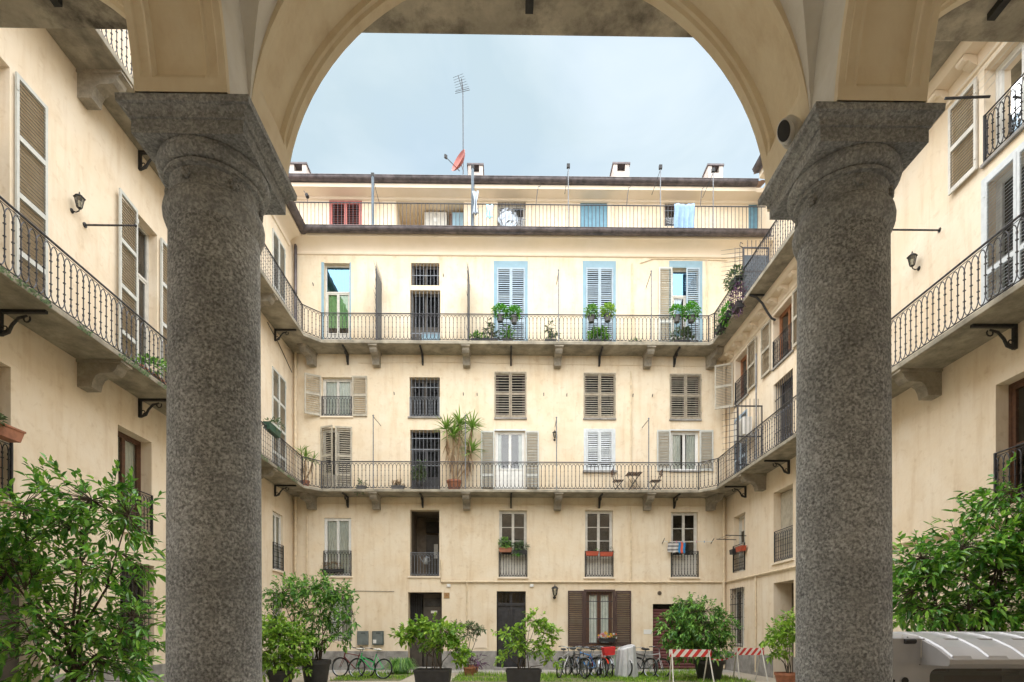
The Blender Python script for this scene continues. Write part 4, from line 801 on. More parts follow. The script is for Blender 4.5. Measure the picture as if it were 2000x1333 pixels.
courtyard_shrub('laurel_tree', 'large dark-green laurel behind the grey utility vehicle', 1900, 9.0, ('r', .45, .6, M_BLKPOT),
    [(1950, 985, 50, 60), (1890, 1070, 75, 55), (1960, 1090, 75, 70), (1800, 1110, 55, 45), (1790, 1180, 60, 55), (1870, 1190, 80, 55), (1970, 1190, 80, 70), (2040, 1060, 60, 90)], 760, 9, .14, .44, M_LEAFD, stems=9, sr=.03, twig=.28, shell=.5, droop=.35)
courtyard_shrub('camellia_shrub', 'tall dark shrub in a round black pot by the green bicycle', 617, 16.3, ('r', .42, .72, M_BLKPOT),
    [(610, 1150, 60, 32), (560, 1160, 32, 28), (655, 1165, 40, 30), (620, 1200, 55, 30), (540, 1190, 20, 20), (640, 1240, 38, 25), (680, 1205, 20, 18), (600, 1255, 35, 20)], 430, 9, .13, .48, M_LEAFM, stems=8, sr=.022, twig=.22, droop=.45)
courtyard_shrub('light_green_shrub', 'bushy light-green shrub beside the tall dark one, against the left wing', 548, 15.2, ('r', .35, .5, M_BLKPOT),
    [(545, 1235, 45, 28), (570, 1260, 38, 28), (535, 1285, 45, 28), (580, 1300, 20, 20)], 360, 9, .135, .48, M_LEAFY, stems=6, sr=.016, twig=.18, droop=.3)
courtyard_shrub('planter_shrub', 'low spreading green shrub in a black trough before the dark doorway', 846, 15.6, ('b', .98, .5, M_BLKPOT),
    [(842, 1228, 42, 16), (800, 1240, 28, 14), (880, 1240, 26, 18), (860, 1258, 40, 16), (895, 1272, 22, 22), (810, 1222, 14, 10)], 260, 8, .14, .55, M_LEAFY, stems=8, sr=.016, twig=.16, shell=.6, spread=.25)
courtyard_shrub('planter_shrub', 'open twiggy shrub in a black trough before the charcoal door', 1022, 15.6, ('b', .96, .5, M_BLKPOT),
    [(1000, 1238, 34, 16), (1042, 1212, 22, 16), (1065, 1232, 26, 20), (1010, 1262, 28, 14), (1060, 1268, 30, 18), (1080, 1290, 14, 12), (985, 1280, 14, 10)], 200, 7, .13, .55, M_LEAFY, stems=9, sr=.015, twig=.16, shell=.7, spread=.25)
courtyard_shrub('ficus_shrub', 'dense round-topped shrub in a black pot behind the striped barriers', 1385, 17.7, ('r', .47, .62, M_BLKPOT),
    [(1355, 1195, 48, 26), (1315, 1225, 26, 34), (1360, 1235, 55, 32), (1405, 1225, 28, 34), (1345, 1265, 45, 20), (1395, 1270, 32, 22), (1340, 1178, 20, 14)], 680, 9, .13, .45, M_LEAFM, stems=7, sr=.025, twig=.18, shell=.45, droop=.6)
courtyard_shrub('sparse_shrub', 'sparse yellow-green shrub beside the grey column and right wing doorway', 1535, 15.5, ('r', .3, .4, M_TERRA),
    [(1500, 1248, 26, 8), (1530, 1235, 26, 14), (1535, 1262, 24, 14), (1515, 1275, 16, 8), (1540, 1210, 12, 12)], 110, 7, .15, .45, M_LEAFY, stems=7, sr=.012, twig=.2, shell=.8)
courtyard_shrub('thin_tree', 'slender flat-topped little tree in a terracotta pot against the grey plinth', 917, 19.6, ('r', .22, .3, M_TERRA),
    [(905, 1224, 28, 6), (930, 1230, 16, 5), (915, 1240, 14, 5)], 110, 7, .10, .4, M_LEAFG, stems=5, sr=.018, twig=.14, shell=.6)
t = thing('purple_potted_plant', 'small purple-leaved plant in a terracotta pot by the charcoal door step', 'potted plant', ground_at(925, 20.8))
pot_round(t, .2, .3, M_TERRA); plant(t, t.location + Vector((0, 0, .27)), [ell(925, 1290, 16, 10, 20.8)], 22, 6, .2, .25, M_LEAFP, stems=4, sr=.01)
t = thing('strap_leaf_clump', 'rounded clump of dark green strap leaves by the dark doorway', 'plant', ground_at(783, 20.3)); mb = MB()
for k in range(420):
    a = rnd.uniform(0, 6.28); r_ = rnd.uniform(.02, .3); b = Vector((math.cos(a) * r_, math.sin(a) * r_ * .7, 0)); o_ = Vector((math.cos(a), math.sin(a) * .7, 0)); h = rnd.uniform(.22, .6); k_ = rnd.uniform(.4, 1.5); s = Vector((-math.sin(a), math.cos(a), 0)) * .011
    q = [b, b + o_ * .07 * k_ + Vector((0, 0, h * .75)), b + o_ * .2 * k_ + Vector((0, 0, h)), b + o_ * .42 * k_ + Vector((0, 0, h * .35))]
    for i in range(3): w0, w1 = (1, 1, .8, .1)[i], (1, 1, .8, .1)[i + 1]; mb.face(q[i] - s * w0, q[i] + s * w0, q[i + 1] + s * w1, q[i + 1] - s * w1)
stuff(mb.build('strap_leaves', M_LEAFM, t, fix=False))
# grass between path and wall
mb = MB()
for (x0, x1, y0, y1, dn) in ((-5.4, -3.2, 17.6, 20.6, 260), (-1.6, 5.6, 17.2, 19.9, 240), (3.6, 7.5, 16.8, 21.2, 200)):
    for k in range(int((x1 - x0) * (y1 - y0) * dn)):
        x, y = rnd.uniform(x0, x1), rnd.uniform(y0, y1)
        if math.sin(x * 2.1) + math.sin(y * 3.3 + x) < -1.1: continue
        h = rnd.uniform(.05, .14) * (1.5 if y > y1 - .8 else 1); a = rnd.uniform(0, 6.28); dx, dy = math.cos(a) * .014, math.sin(a) * .014; mb.face((x - dx, y - dy, 0), (x + dx, y + dy, 0), (x + rnd.uniform(-.05, .05), y + rnd.uniform(-.05, .05), h))
o = mb.build('grass', M_LEAFY, fix=False); stuff(o); tag(o, 'patchy short green grass on the courtyard floor', 'grass')
for i, (x0, x1, y0, y1) in enumerate(((-5.4, -3.2, 17.6, 20.6), (-1.6, 7.5, 16.8, 19.95))): sheet('turf', x0, x1, y0, y1, .008, M_TURF)

# ---------------------------------------------------------------- balcony and window plants
def tuft(t, c, r, n, ln, asp, m, up=.4, crown='foliage'):
    lf = MB(); o0 = Vector(t.location)
    for k in range(n):
        d = rdir(up); p = c - o0 + Vector((d.x * r[0], d.y * r[1], d.z * r[2])) * rnd.uniform(.2, 1) ** .6; l_ = ln * rnd.uniform(.6, 1.2); leaf(lf, p, (d + rdir(0) * .6), l_, l_ * asp, .2)
    return lf.build(crown, m, t, fix=False)
def hang_pot(u, v, label, n=260, m=M_LEAFB, pm=M_GRYPOT, r=.14, ur=24):
    c = bp(u, v, P + .02); t = thing('hanging_flowerpot', label, 'flowerpot', c - Vector((0, 0, .2)), 0, 'flowerpots hung on the upper balcony rail')
    pot_round(t, .14, .25, pm); MB().torus((0, 0, .2), .145, .008, 16, 4, 'z').box(-.01, .01, .1, .15, .2, .34).build('pot_hook', M_RAIL, t)
    tuft(t, c + Vector((0, 0, .2)), (ur * D / F * .56, .22, r * 1.8), int(n * 1.7), .095, .55, m); return t
hang_pot(977, 619, 'pot of bright green succulents on the upper rail, left of pale herbs, first blue shutters', ur=26)
hang_pot(1004, 622, 'pot with yellowing green leaves on the upper rail beside the first blue shutters', 220, ur=24)
hang_pot(1155, 620, 'grey pot with reddish-green leaves on the upper rail before the second blue shutters', 200, M_LEAFM, ur=22)
hang_pot(1187, 618, 'grey pot with variegated light leaves on the upper rail before the second blue shutters', 230, M_LEAFY, ur=25)
hang_pot(1322, 620, 'smaller bright green pot plant on the upper rail by the half-open shutters', 180, ur=24)
hang_pot(1350, 620, 'largest bright green bushy pot plant on the upper rail by the half-open shutters', 320, r=.2, ur=30)
def floor_pot(u, label, dy, w_, h, ells_px, n, ln, asp, m, pm=M_BLKPOT, zf=ZT2, box=True, cat='potted plant', grp='planters on the upper balcony floor', name='balcony_planter'):
    Y = D - dy; c = atY(u, 600, Y); t = thing(name, label, cat, (c.x, Y, zf), 0, grp)
    if box: pot_box(t, w_, .22, h, pm)
    else: pot_round(t, w_ / 2, h, pm)
    plant(t, Vector((c.x, Y, zf + h * .9)), [(Vector((c.x + a, Y, zf + h + b)), (ra, .14, rb)) for a, b, ra, rb in ells_px], n, 6, ln, asp, m, stems=5, sr=.008, twig=.1, spread=.08); return t
floor_pot(934, 'trough of low round green plants beside the spiked divider on upper balcony', .62, .55, .16, [(0, .12, .3, .12)], 60, .09, .5, M_LEAFD)
floor_pot(960, 'dark leggy geranium with orange flowers on upper balcony beside the low green trough', .62, .5, .18, [(0, .25, .3, .3), (-.1, .5, .15, .25)], 45, .1, .6, M_LEAFG)
floor_pot(992, 'dark green potted plant on the upper balcony floor before the first blue shutters', .62, .4, .18, [(0, .25, .2, .25)], 45, .1, .5, M_LEAFD)
floor_pot(1075, 'tall thin pale-leaved plant in a pot between the two closed blue doors', .62, .45, .15, [(0, .4, .18, .4), (.2, .2, .2, .15)], 50, .09, .45, M_LEAFG)
floor_pot(1168, 'dark blue-green leafy plant on the upper balcony floor before the second blue shutters', .62, .6, .16, [(0, .22, .36, .2)], 80, .13, .5, M_LEAFD)
floor_pot(1332, 'dark shrubby plant on the upper balcony floor before the half-open shutters', .62, .6, .16, [(0, .25, .4, .22)], 80, .11, .5, M_LEAFG)
floor_pot(1240, 'tiny low plant tray alone on the upper balcony floor', .62, .5, .08, [(0, .06, .25, .07)], 25, .07, .5, M_LEAFM)
# corner greenery on the right upper balcony
def rail_trail(name, label, y, z, rr, n, ln, m, x=XR - P - .05, asp=.45):
    t = thing(name, label, 'trailing plant', (x, y, z - rr[2])); c = Vector((x, y, z))
    pot_box(t, .25, .5, .2, M_BLKPOT, y=0, z=rr[2] * .3); tuft(t, c, rr, n, ln, asp, m, .1); return t
p = atX(1437, 545, XR - P - .05); rail_trail('trailing_shrub', 'olive-green shrub spilling over the right upper rail beside the spiked divider', p.y, p.z, (.3, .45, .35), 380, .12, M_LEAFG)
p = atX(1441, 585, XR - P - .05); rail_trail('trailing_plant', 'purple flowering plant trailing over the right upper rail', p.y, p.z, (.22, .5, .55), 420, .1, M_LEAFP)
p = atX(1418, 612, XR - P - .1); rail_trail('trailing_fern', 'bright green ferny plant trailing at the right upper balcony corner', p.y, p.z, (.2, .35, .35), 320, .12, M_LEAFB)
p = atX(1405, 630, XR - P - .1); rail_trail('trailing_ivy', 'thin grey-green creeper at the right upper balcony corner below the fern', p.y, p.z, (.2, .3, .5), 260, .08, M_LEAFG)
# yuccas on the lower balcony: leaves are single pieces
def yucca(label, u, dy, pot, heads, leaf_l, n, skirt):
    Y = D - dy; c = atY(u, 600, Y); t = thing('potted_yucca', label, 'potted yucca', (c.x, Y, ZT1)); pot_round(t, *pot, M_TERRA)
    wd = leaf_l * .09; lm = MB(); q = [(0, 0), (.35, .02), (.7, -.02), (1, -.10)]; ws = [.5, 1, .7, .03]
    for i in range(3):
        (a, za), (b, zb) = q[i], q[i + 1]; w0, w1 = ws[i] * wd / 2, ws[i + 1] * wd / 2; lm.face((a * leaf_l, -w0, za * leaf_l), (b * leaf_l, -w1, zb * leaf_l), (b * leaf_l, 0, zb * leaf_l - w1 * .4), (a * leaf_l, 0, za * leaf_l - w0 * .4)); lm.face((a * leaf_l, 0, za * leaf_l - w0 * .4), (b * leaf_l, 0, zb * leaf_l - w1 * .4), (b * leaf_l, w1, zb * leaf_l), (a * leaf_l, w0, za * leaf_l))
    me = lm.mesh('leaf', M_YUC, fix=False); dm = lm.mesh('dry_leaf', M_DRY, fix=False)
    for hu, hv in heads:
        h = atY(hu, hv, Y) - Vector(t.location); b = Vector((rnd.uniform(-.05, .05), rnd.uniform(-.05, .05), pot[1] * .9)); m_ = b.lerp(h, .4) + Vector(((h.x - b.x) * .2, 0, 0))
        MB().tube([b, m_, h], [.035, .03, .028], 7).build('trunk', M_DRY, t, smooth=True)
        for k in range(n):
            el = rnd.triangular(-50, 88, 40); inst('leaf', me, t, h + Vector((0, 0, rnd.uniform(-.12, .08))), (rnd.uniform(-.4, .4), -R(el), rnd.uniform(0, 6.28)), (rnd.uniform(.75, 1.1),) * 3)
        for k in range(skirt): inst('dry_leaf', dm, t, h - (h - m_) * rnd.uniform(.05, .9), (rnd.uniform(-.4, .4), R(rnd.uniform(55, 85)), rnd.uniform(0, 6.28)), (.9, 1, .9))
    return t
yucca('large three-headed yucca in a terracotta pot on the lower balcony, by the dark grille door', 887, .5, (.29, .42), ((872, 838), (898, 828), (922, 835), (922, 880), (885, 850)), .66, 46, 18)
yucca('small yucca in a terracotta pot at the left corner of the lower balcony', 596, .95, (.17, .28), ((588, 885), (597, 892), (612, 897)), .4, 22, 6)
floor_pot(818, 'bushy potted shrub on lower balcony before the dark grille door', .6, .3, .3, [(0, .35, .24, .4), (.1, .62, .2, .2)], 110, .08, .5, M_LEAFG, M_BLKPOT, ZT1, False, grp='planters on the lower balcony floor')
floor_pot(777, 'box of dried brown plants on the lower balcony beside the bushy shrub', .75, .5, .14, [(0, .1, .26, .1)], 50, .07, .4, M_DRY, M_GRYPOT, ZT1, grp='planters on the lower balcony floor')
floor_pot(706, 'straggly pale plant hanging over lower balcony edge beside taupe shutters', .8, .35, .12, [(0, .1, .22, .15), (-.05, -.15, .22, .15)], 35, .08, .45, M_LEAFG, M_GRYPOT, ZT1, grp='planters on the lower balcony floor')
# trough on the left wing rail and pots on the left balcony floor
p = atX(532, 838, XL + P - .05); t = thing('green_rail_trough', 'dark green plastic trough hung on the left lower rail', 'planter', p - Vector((0, 0, .15)), R(90)); pot_box(t, .95, .2, .22, mat('dark_green_plastic', (.03, .09, .06), .5)); tuft(t, p + Vector((0, 0, .15)), (.15, .45, .18), 90, .1, .5, M_LEAFG)
p = atX(222, 640, XL + .45); t = thing('terracotta_trough', 'terracotta trough of small green plants on left wing balcony floor', 'planter', (XL + P - .25, 12.35, ZT1), R(90)); pot_box(t, .9, .2, .18, M_TERRA)
plant(t, Vector((XL + P - .25, 12.35, ZT1 + .16)), [(Vector((XL + P - .25, 12.35 + a, ZT1 + .42)), (.16, .22, .16)) for a in (-.3, .0, .3)], 1, 1, .1, .5, M_LEAFB) if False else None
tuft(t, Vector((XL + P - .25, 12.35, ZT1 + .3)), (.16, .5, .22), 240, .11, .45, M_LEAFM)
# window boxes
def box(u0, v0, u1, dy, label, m, leaves, hgt=.16, grp='window boxes on the back building', zoff=0):
    a, b = bp(u0, v0, dy), bp(u1, v0, dy); t = thing('window_box', label, 'window box', ((a.x + b.x) / 2, a.y, a.z - hgt + zoff), 0, grp)
    pot_box(t, b.x - a.x, .18, hgt, m, 'trough')
    for (du, dz, rr, n, ln, asp, lm) in leaves: tuft(t, Vector((t.location.x + du, a.y, a.z + dz)), rr, n, ln, asp, lm)
    return t
box(974, 1071, 1000, .14, 'terracotta box of rounded green leaves under a first-floor window, beside spiky plant', M_TERRA, [(0, .18, (.28, .14, .24), 260, .09, .6, M_LEAFM)])
box(1003, 1075, 1029, .14, 'box of spiky grey-green trailing plants beside the rounded leafy one', M_BLKPOT, [(0, .12, (.3, .18, .2), 220, .16, .15, M_LEAFG), (-.1, -.1, (.22, .1, .14), 120, .08, .5, M_LEAFB)])
M_ORP = mat('orange_red_plastic', (.42, .075, .035), .5, var=.1)
box(1144, 1078, 1169, .14, 'orange-red trough with few seedlings on first-floor railing, on the fan-light side', M_ORP, [(.18, .04, (.12, .06, .06), 14, .09, .3, M_LEAFM)])
box(1171, 1079, 1197, .14, 'orange-red trough with a cactus pot on the first-floor railing', M_ORP, [(.2, .08, (.08, .06, .14), 30, .08, .3, M_LEAFG)])
t = box(1169, 1247, 1201, .18, 'black box of sunflowers and artificial flowers at the brown-shuttered window', M_BLKPOT, [(0, .06, (.38, .1, .1), 90, .09, .5, M_LEAFM)], .15)
for k in range(26):
    m = [mat('yellow_petal', (.75, .42, .02), .6), mat('pink_petal', (.7, .3, .4), .6), mat('white_petal', (.75, .72, .7), .6), mat('orange_petal', (.7, .2, .08), .6)][k % 4]; c = Vector((rnd.uniform(-.38, .38), rnd.uniform(-.16, .02), rnd.uniform(.16, .34))); f = MB(); rr = .1 if k == 8 else .045
    for j in range(8): a = j * .785; f.face(c, c + Vector((math.cos(a - .3) * rr * .7, -.02, math.sin(a - .3) * rr * .7)), c + Vector((math.cos(a) * rr, -.01, math.sin(a) * rr)), c + Vector((math.cos(a + .3) * rr * .7, -.02, math.sin(a + .3) * rr * .7)))
    f.ball(c, rr * .3, 6, 4); f.build('flower', m, t, fix=False)
for (u, v, m, lab) in ((1447, 1072, M_ORP, 'orange-red trough on the right wing first-floor railing'), (1432, 1078, M_BLKPOT, 'small black trough beside the orange-red one on right wing railing')):
    p = atX(u, v, XR - .15); t = thing('window_box', lab, 'window box', p - Vector((0, 0, .1)), R(90)); pot_box(t, .55 if m is M_ORP else .3, .18, .18, m, 'trough')
t = thing('ivy_window_box', 'terracotta box of trailing ivy at the left wing window', 'window box', (XL + .2, 9.0, 4.66), R(90)); pot_box(t, 1.2, .22, .2, M_TERRA, 'trough'); tuft(t, Vector((XL + .26, 9.3, 4.9)), (.2, .5, .2), 520, .085, .7, M_LEAFG, 0); tuft(t, Vector((XL + .24, 9.74, 4.55)), (.14, .26, .48), 520, .08, .7, M_LEAFG, -.2, 'trailing_foliage')
t = thing('railing_plant_tray', 'dark tray of dry plants behind the white-framed first-floor railing', 'planter', (bp(650, 1115).x, D - .02, bp(650, 1118).z), 0)
pot_box(t, .9, .08, .12, M_BLKPOT); tuft(t, Vector(t.location) + Vector((0, -.02, .25)), (.45, .05, .16), 120, .09, .4, M_DRY)
# ---------------------------------------------------------------- clothes-line posts, spiked dividers
def post(label, u, v_top, zf, dv_u, dv_v, dy=P - .06, m=M_GRILL):
    c = bp(u, 700, dy); zt = bp(u, v_top, dy).z; t = thing('line_post', label, 'post', (c.x, c.y, zf), 0, 'clothes-line posts on the balconies')
    MB().tube([(0, 0, 0), (0, 0, zt - zf)], .02, 7).ball((0, 0, zt - zf), .035, 8, 5).build('pole', m, t, smooth=True)
    w_ = bp(dv_u, dv_v, .0) - Vector((c.x, c.y, zf)); MB().tube([(0, 0, zt - zf - .04), w_], .012, 6).build('wall_stay', M_IRON, t); return t
post('iron line post on the upper balcony between the first and second blue doors', 1091, 528, ZT2, 1087, 556)
post('iron line post on the upper balcony beside the half-open blue shutters', 1272, 530, ZT2, 1262, 562)
post('iron line post on the lower balcony beside the taupe shutters', 729, 812, ZT1, 744, 832)
post('iron line post on the lower balcony next to the small lantern', 1087, 816, ZT1, 1084, 834)
post('iron line post on the lower balcony left of the grey open shutters', 1267, 818, ZT1, 1254, 836)
post('iron line post on the lower balcony beside the large yucca', 909, 812, ZT1, 909, 830)
def hpole(label, x0, y, z, x1, zf):
    t = thing('drying_pole', label, 'pole', (x0, y, z)); MB().tube([(0, 0, 0), (x1 - x0, 0, 0)], .018, 7).ball((x1 - x0, 0, 0), .03, 8, 5).lathe([(.05, 0), (.05, .02)], 10, ax='x').build('arm', M_RAIL, t, smooth=True)
    if zf: MB().tube([(x1 - x0, 0, 0), (x1 - x0, 0, zf - z)], .018, 7).build('upright', M_RAIL, t, smooth=True)
p = atX(165, 440, XL); hpole('thin iron pole standing out from the left wing wall by louvred doors', XL, p.y, p.z, XL + 1.0, 0)
p = atX(1835, 450, XR); hpole('thin iron pole standing out from the right wing wall above the lantern', XR, p.y, p.z, XR - 1.0, 0)
t = thing('line_post', 'tall iron post on the left lower rail with a short bracket', 'post', (XL + P - .06, 13.05, ZT1)); MB().tube([(0, 0, 0), (0, 0, 2.6)], .018, 7).tube([(0, 0, 1.1), (0, .6, 1.1)], .012, 6).build('pole', M_RAIL, t, smooth=True)
t = thing('line_post', 'pale post on the right lower rail before the gridded door', 'post', (XR - P + .06, 17.9, ZT1)); MB().tube([(0, 0, 0), (0, 0, 3.4)], .022, 7).build('pole', M_GRILL, t, smooth=True)
p = atX(1905, 205, XR); t = thing('washing_line_arm', 'black arm with white washing lines before the upper right window', 'washing line', (XR, 10.2, p.z - .15)); MB().tube([(0, 0, 0), (-.75, .1, .05)], .022, 6).build('arm', M_IRON, t)
ln = MB()
for k in range(5): ln.tube([(-.12 - k * .13, .02, .05), (-.12 - k * .13, -1.6, .05)], .004, 3)
ln.build('line', M_WHITE, t)
def divider(label, u, v_top, zf, zv_bot, panel=True):
    zt = bp(u, v_top, P / 2).z; c = bp(u, 600, P); t = thing('spiked_divider', label, 'divider', (c.x, D - .02, zf), 0, 'spiked iron dividers between balconies')
    h = zt - zf
    if panel: MB().box(-.015, .015, -P + .02, -.03, 0, h - .35).build('sheet_panel', mat('slate_sheet_metal', (.09, .11, .135), .5, .5), t)
    f = MB().box(-.02, .02, -P - .02, -P + .02, 0, h - .3).box(-.02, .02, -.06, -.02, 0, h - .3); 
    for k in range(9): y = -P + k * P / 8; f.tube([(0, y, h - .38), (0, y, h)], [.012, .004], 5)
    f.build('frame', M_RAIL, t)
    s = MB()
    for k in range(12): z = .3 + k * (h - .6) / 11; s.tube([(0, -P, z), (rnd.uniform(-.05, .05), -P - .35, z + .1)], [.01, .003], 4)
    s.build('spikes', M_RAIL, t); return t
divider('slate-panelled spiked divider on upper balcony, between green-curtained door and barred openings', 735, 525, ZT2, 662); divider('slate-panelled spiked divider on upper balcony beside the first blue shutters', 914, 528, ZT2, 662)
def cage(label, y, zf, h, panel, u_out=.5):
    t = thing('spiked_screen', label, 'screen', (XR - P + .06, y, zf)); f = MB()
    for x in (0, .84): f.box(x - .025, x + .025, -.025, .025, 0, h)
    for z in (.3, h * .55, h): f.box(0, .84, -.018, .018, z - .02, z + .02)
    for k in range(1, 6): f.tube([(k * .14, 0, 0), (k * .14, 0, h + .25)], .011, 5)
    f.tube([(0, 0, h), (-.12, 0, h + .06), (-.1, 0, h + .18), (-.02, 0, h + .14)], .015, 5); f.build('frame', M_RAIL, t)
    s = MB()
    for k in range(10): z = .5 + k * (h - .5) / 9; s.tube([(0, 0, z), (-u_out, 0, z - .1)], [.011, .004], 4)
    for x in (-.12, -.28): s.tube([(x, 0, .45), (x, 0, h)], .009, 4)
    s.build('spikes', M_RAIL, t)
    if panel: MB().box(.03, .81, -.01, .01, .1, h - .25).build('sheet_panel', mat('slate_sheet_metal', (.09, .11, .135), .5, .5), t)
p = atX(1452, 500, XR - P + .06); cage('spiked screen with slate panel on the right upper balcony', p.y, ZT2, 1.75, True, .75)
p = atX(1441, 800, XR - P + .06); cage('open barred spiked screen on the right lower balcony before an air conditioner', p.y, ZT1, 2.3, False, .55)
# air conditioner
t = thing('air_conditioner', 'white outdoor air conditioner on right lower balcony behind the spiked screen', 'air conditioner', (XR - .36, 20.05, ZT1 + 1.45), 0)
MB().box(-.16, .16, -.42, .42, 0, .62).build('casing', M_WHITE, t, bevel=.02)
g = MB()
for k in range(14): g.box(-.175, -.162, -.36, .22, .06 + k * .037, .075 + k * .037)
g.torus((-.168, -.07, .31), .24, .008, 20, 4, 'x'); g.build('fan_grille', M_GREYW, t); MB().box(-.1, .3, -.4, -.36, -.04, 0).box(-.1, .3, .36, .4, -.04, 0).build('bracket', M_GREYW, t)
# ---------------------------------------------------------------- bistro set on the lower balcony
def slat_chair(label, u, rz):
    c = bp(u, 900, .48); t = thing('folding_chair', label, 'chair', (c.x, c.y, ZT1), R(rz), 'folding bistro chairs on the lower balcony')
    for k in range(5): MB().box(-.19 + k * .08, -.13 + k * .08, -.19, .19, .43, .448).build('seat_slat', M_BROWN, t)
    for k in range(3): MB().box(-.235, -.22, -.19, .19, .62 + k * .09, .68 + k * .09).build('back_slat', M_BROWN, t)
    f = MB()
    for y in (-.19, .19): f.tube([(.2, y, 0), (-.12, y, .45), (-.24, y, .88)], .011, 5).tube([(-.2, y, 0), (.17, y, .43)], .011, 5)
    f.tube([(.2, -.19, .02), (.2, .19, .02)], .009, 5).tube([(-.2, -.19, .02), (-.2, .19, .02)], .009, 5); f.build('leg_frame', M_IRON, t); return t
slat_chair('dark folding slat chair by the white window shutters on lower balcony', 1207, 0); slat_chair('dark folding slat chair by the table and open grey shutters', 1280, 180)
c = bp(1238, 900, .48); t = thing('folding_table', 'small folding table with dark slats between two chairs on lower balcony', 'table', (c.x, c.y, ZT1))
for k in range(6): MB().box(-.28 + k * .095, -.205 + k * .095, -.27, .27, .70, .72).build('table_slat', M_BROWN, t)
f = MB()
for y in (-.22, .22): f.tube([(-.26, y, 0), (.22, y, .70)], .011, 5).tube([(.26, y, 0), (-.22, y, .70)], .011, 5)
f.build('leg_frame', M_IRON, t)
# ---------------------------------------------------------------- terrace things
def tpos(u, v, dy): return atY(u, v, D + YT - dy)
c = tpos(895, 340, .6); t = thing('television_aerial', 'tall thin television aerial on the roof ridge', 'aerial', (atY(905, 335, D + 2).x, D + 2, 19.9))
ht = atY(901, 175, D + 2).z; MB().tube([(0, 0, 0), (-.02, 0, ht - 19.9), (-.08, 0, ht - 19.9 + .45)], .022, 6).build('mast', M_RAIL, t)
e = MB(); zz = ht - 19.9
e.tube([(-.05, 0, zz), (-.22, -.1, zz + .5)], .014, 5)
for k in range(6): f = k / 5; a, b = Vector((-.05 - .17 * f, -.1 * f, zz + .02 + .45 * f)), .28 - .06 * f; e.tube([a + Vector((-b, .05, -.02)), a + Vector((b, -.05, .06))], .008, 4)
e.tube([(-.35, 0, zz - .1), (.25, 0, zz + .05)], .012, 4).tube([(-.35, 0, zz - .18), (.28, 0, zz - .02)], .012, 4); e.build('antenna_elements', M_RAIL, t)
p = atY(897, 318, D + 1.2); t = thing('satellite_dish', 'red satellite dish on the roof beside the aerial', 'satellite dish', (p.x, D + 1.2, 20.6), R(-52)); dm = MB()
dm.lathe([(.0005, .13), (.12, .12), (.25, .075), (.36, .02), (.44, -.06), (.45, -.055), (.36, .035), (.2, .11), (.0005, .145)], 28, (0, 0, 0), False, 'y'); d = dm.build('dish', mat('faded_red_metal', (.38, .12, .10), .5, .2), t, smooth=True, loc=(0, 0, .48)); d.rotation_euler = (R(-18), 0, 0)
MB().tube([(0, .12, .4), (0, .2, .2), (0, .2, -.75)], .025, 6).build('mount', M_ALU, t); MB().tube([(0, .02, .08), (0, -.62, .3)], .014, 6).box(-.03, .03, -.72, -.6, .26, .4).build('receiver_arm', M_IRON, t)
def lamp_pole(label, u, v_top, dv, slate=False, cat='pole'):
    c = atY(u, 400, D - .44); zt = atY(u, v_top, D - .44).z; t = thing('terrace_pole', label, cat, (c.x, D - .44, 16.99), 0, 'poles standing on the roof terrace rail'); r_ = .055 if slate else .018
    MB().tube([(0, 0, 0), (0, 0, zt - 17)], r_, 8).build('pole', mat('slate_post', (.10, .13, .16), .5, .4) if slate else M_GRILL, t, smooth=True)
    MB().box(-.06, .06, -.05, .05, zt - 17, zt - 16.86).tube([(0, 0, zt - 17.02), (dv, .35, zt - 17.75)], .01, 5).build('floodlight', M_IRON, t)
lamp_pole('thick slate-grey post rising from the terrace beside the red door', 728, 346, .18, True); lamp_pole('dark post with foil strips rising from the terrace by the roof loggia', 923, 330, .1, True)
lamp_pole('thin grey pole with a small floodlight on the terrace beside the blue board door', 1110, 328, -.1); lamp_pole('thin grey pole with floodlight on the terrace between blue board door and laundry', 1290, 330, -.25); lamp_pole('thin grey pole with floodlight on the terrace beyond the hanging laundry', 1393, 336, -.3)
for lab, u0, v0 in (('bent line stay on the terrace rail right of the barred window', 1047, 400), ('bent line stay on terrace rail left of the laundry window', 1224, 401), ('bent line stay on terrace rail beyond the laundry', 1368, 402)):
    c = atY(u0, v0, D - .44); t = thing('line_stay', lab, 'bracket', (c.x, D - .44, 18.09)); MB().tube([(0, 0, 0), (.05, .02, .5), (.09, .05, .72), (.18, .1, .8)], .013, 5).build('bar', M_RAIL, t)
M_FOIL = mat('crumpled_foil', (.30, .33, .37), .22, .9, var=.1, scale=4); M_SHEET = mat('blue_cotton', (.30, .45, .66), .9, var=.12, scale=2.5)
M_FOIL.node_tree.nodes['Principled BSDF'].inputs['Roughness'].default_value = .3
def crumple(label, name, c, sz, m, cat, seed, n=16):
    r2 = random.Random(seed); t = bpy.data.objects; mb = MB(); mb.ball((0, 0, 0), 1, n, n // 2); mb.v = [tuple(Vector(v) * Vector(sz)[0] * 0 + Vector((v[0] * sz[0], v[1] * sz[1], v[2] * sz[2])) * r2.uniform(.82, 1.12)) for v in mb.v]
    o = mb.build(name, m, None, loc=c); return tag(o, label, cat)
c = tpos(992, 428, .14); crumple('crumpled silver foil disc hung at the barred roof window', 'foil_bundle', c, (.40, .12, .42), M_FOIL, 'foil', 3, 20)
c = atY(1195, 446, D - .2); crumple('silver sheeting heaped on the terrace before the blue board door', 'foil_sheet_heap', (c.x, c.y, 17.12), (.6, .25, .2), M_FOIL, 'foil', 5, 20)
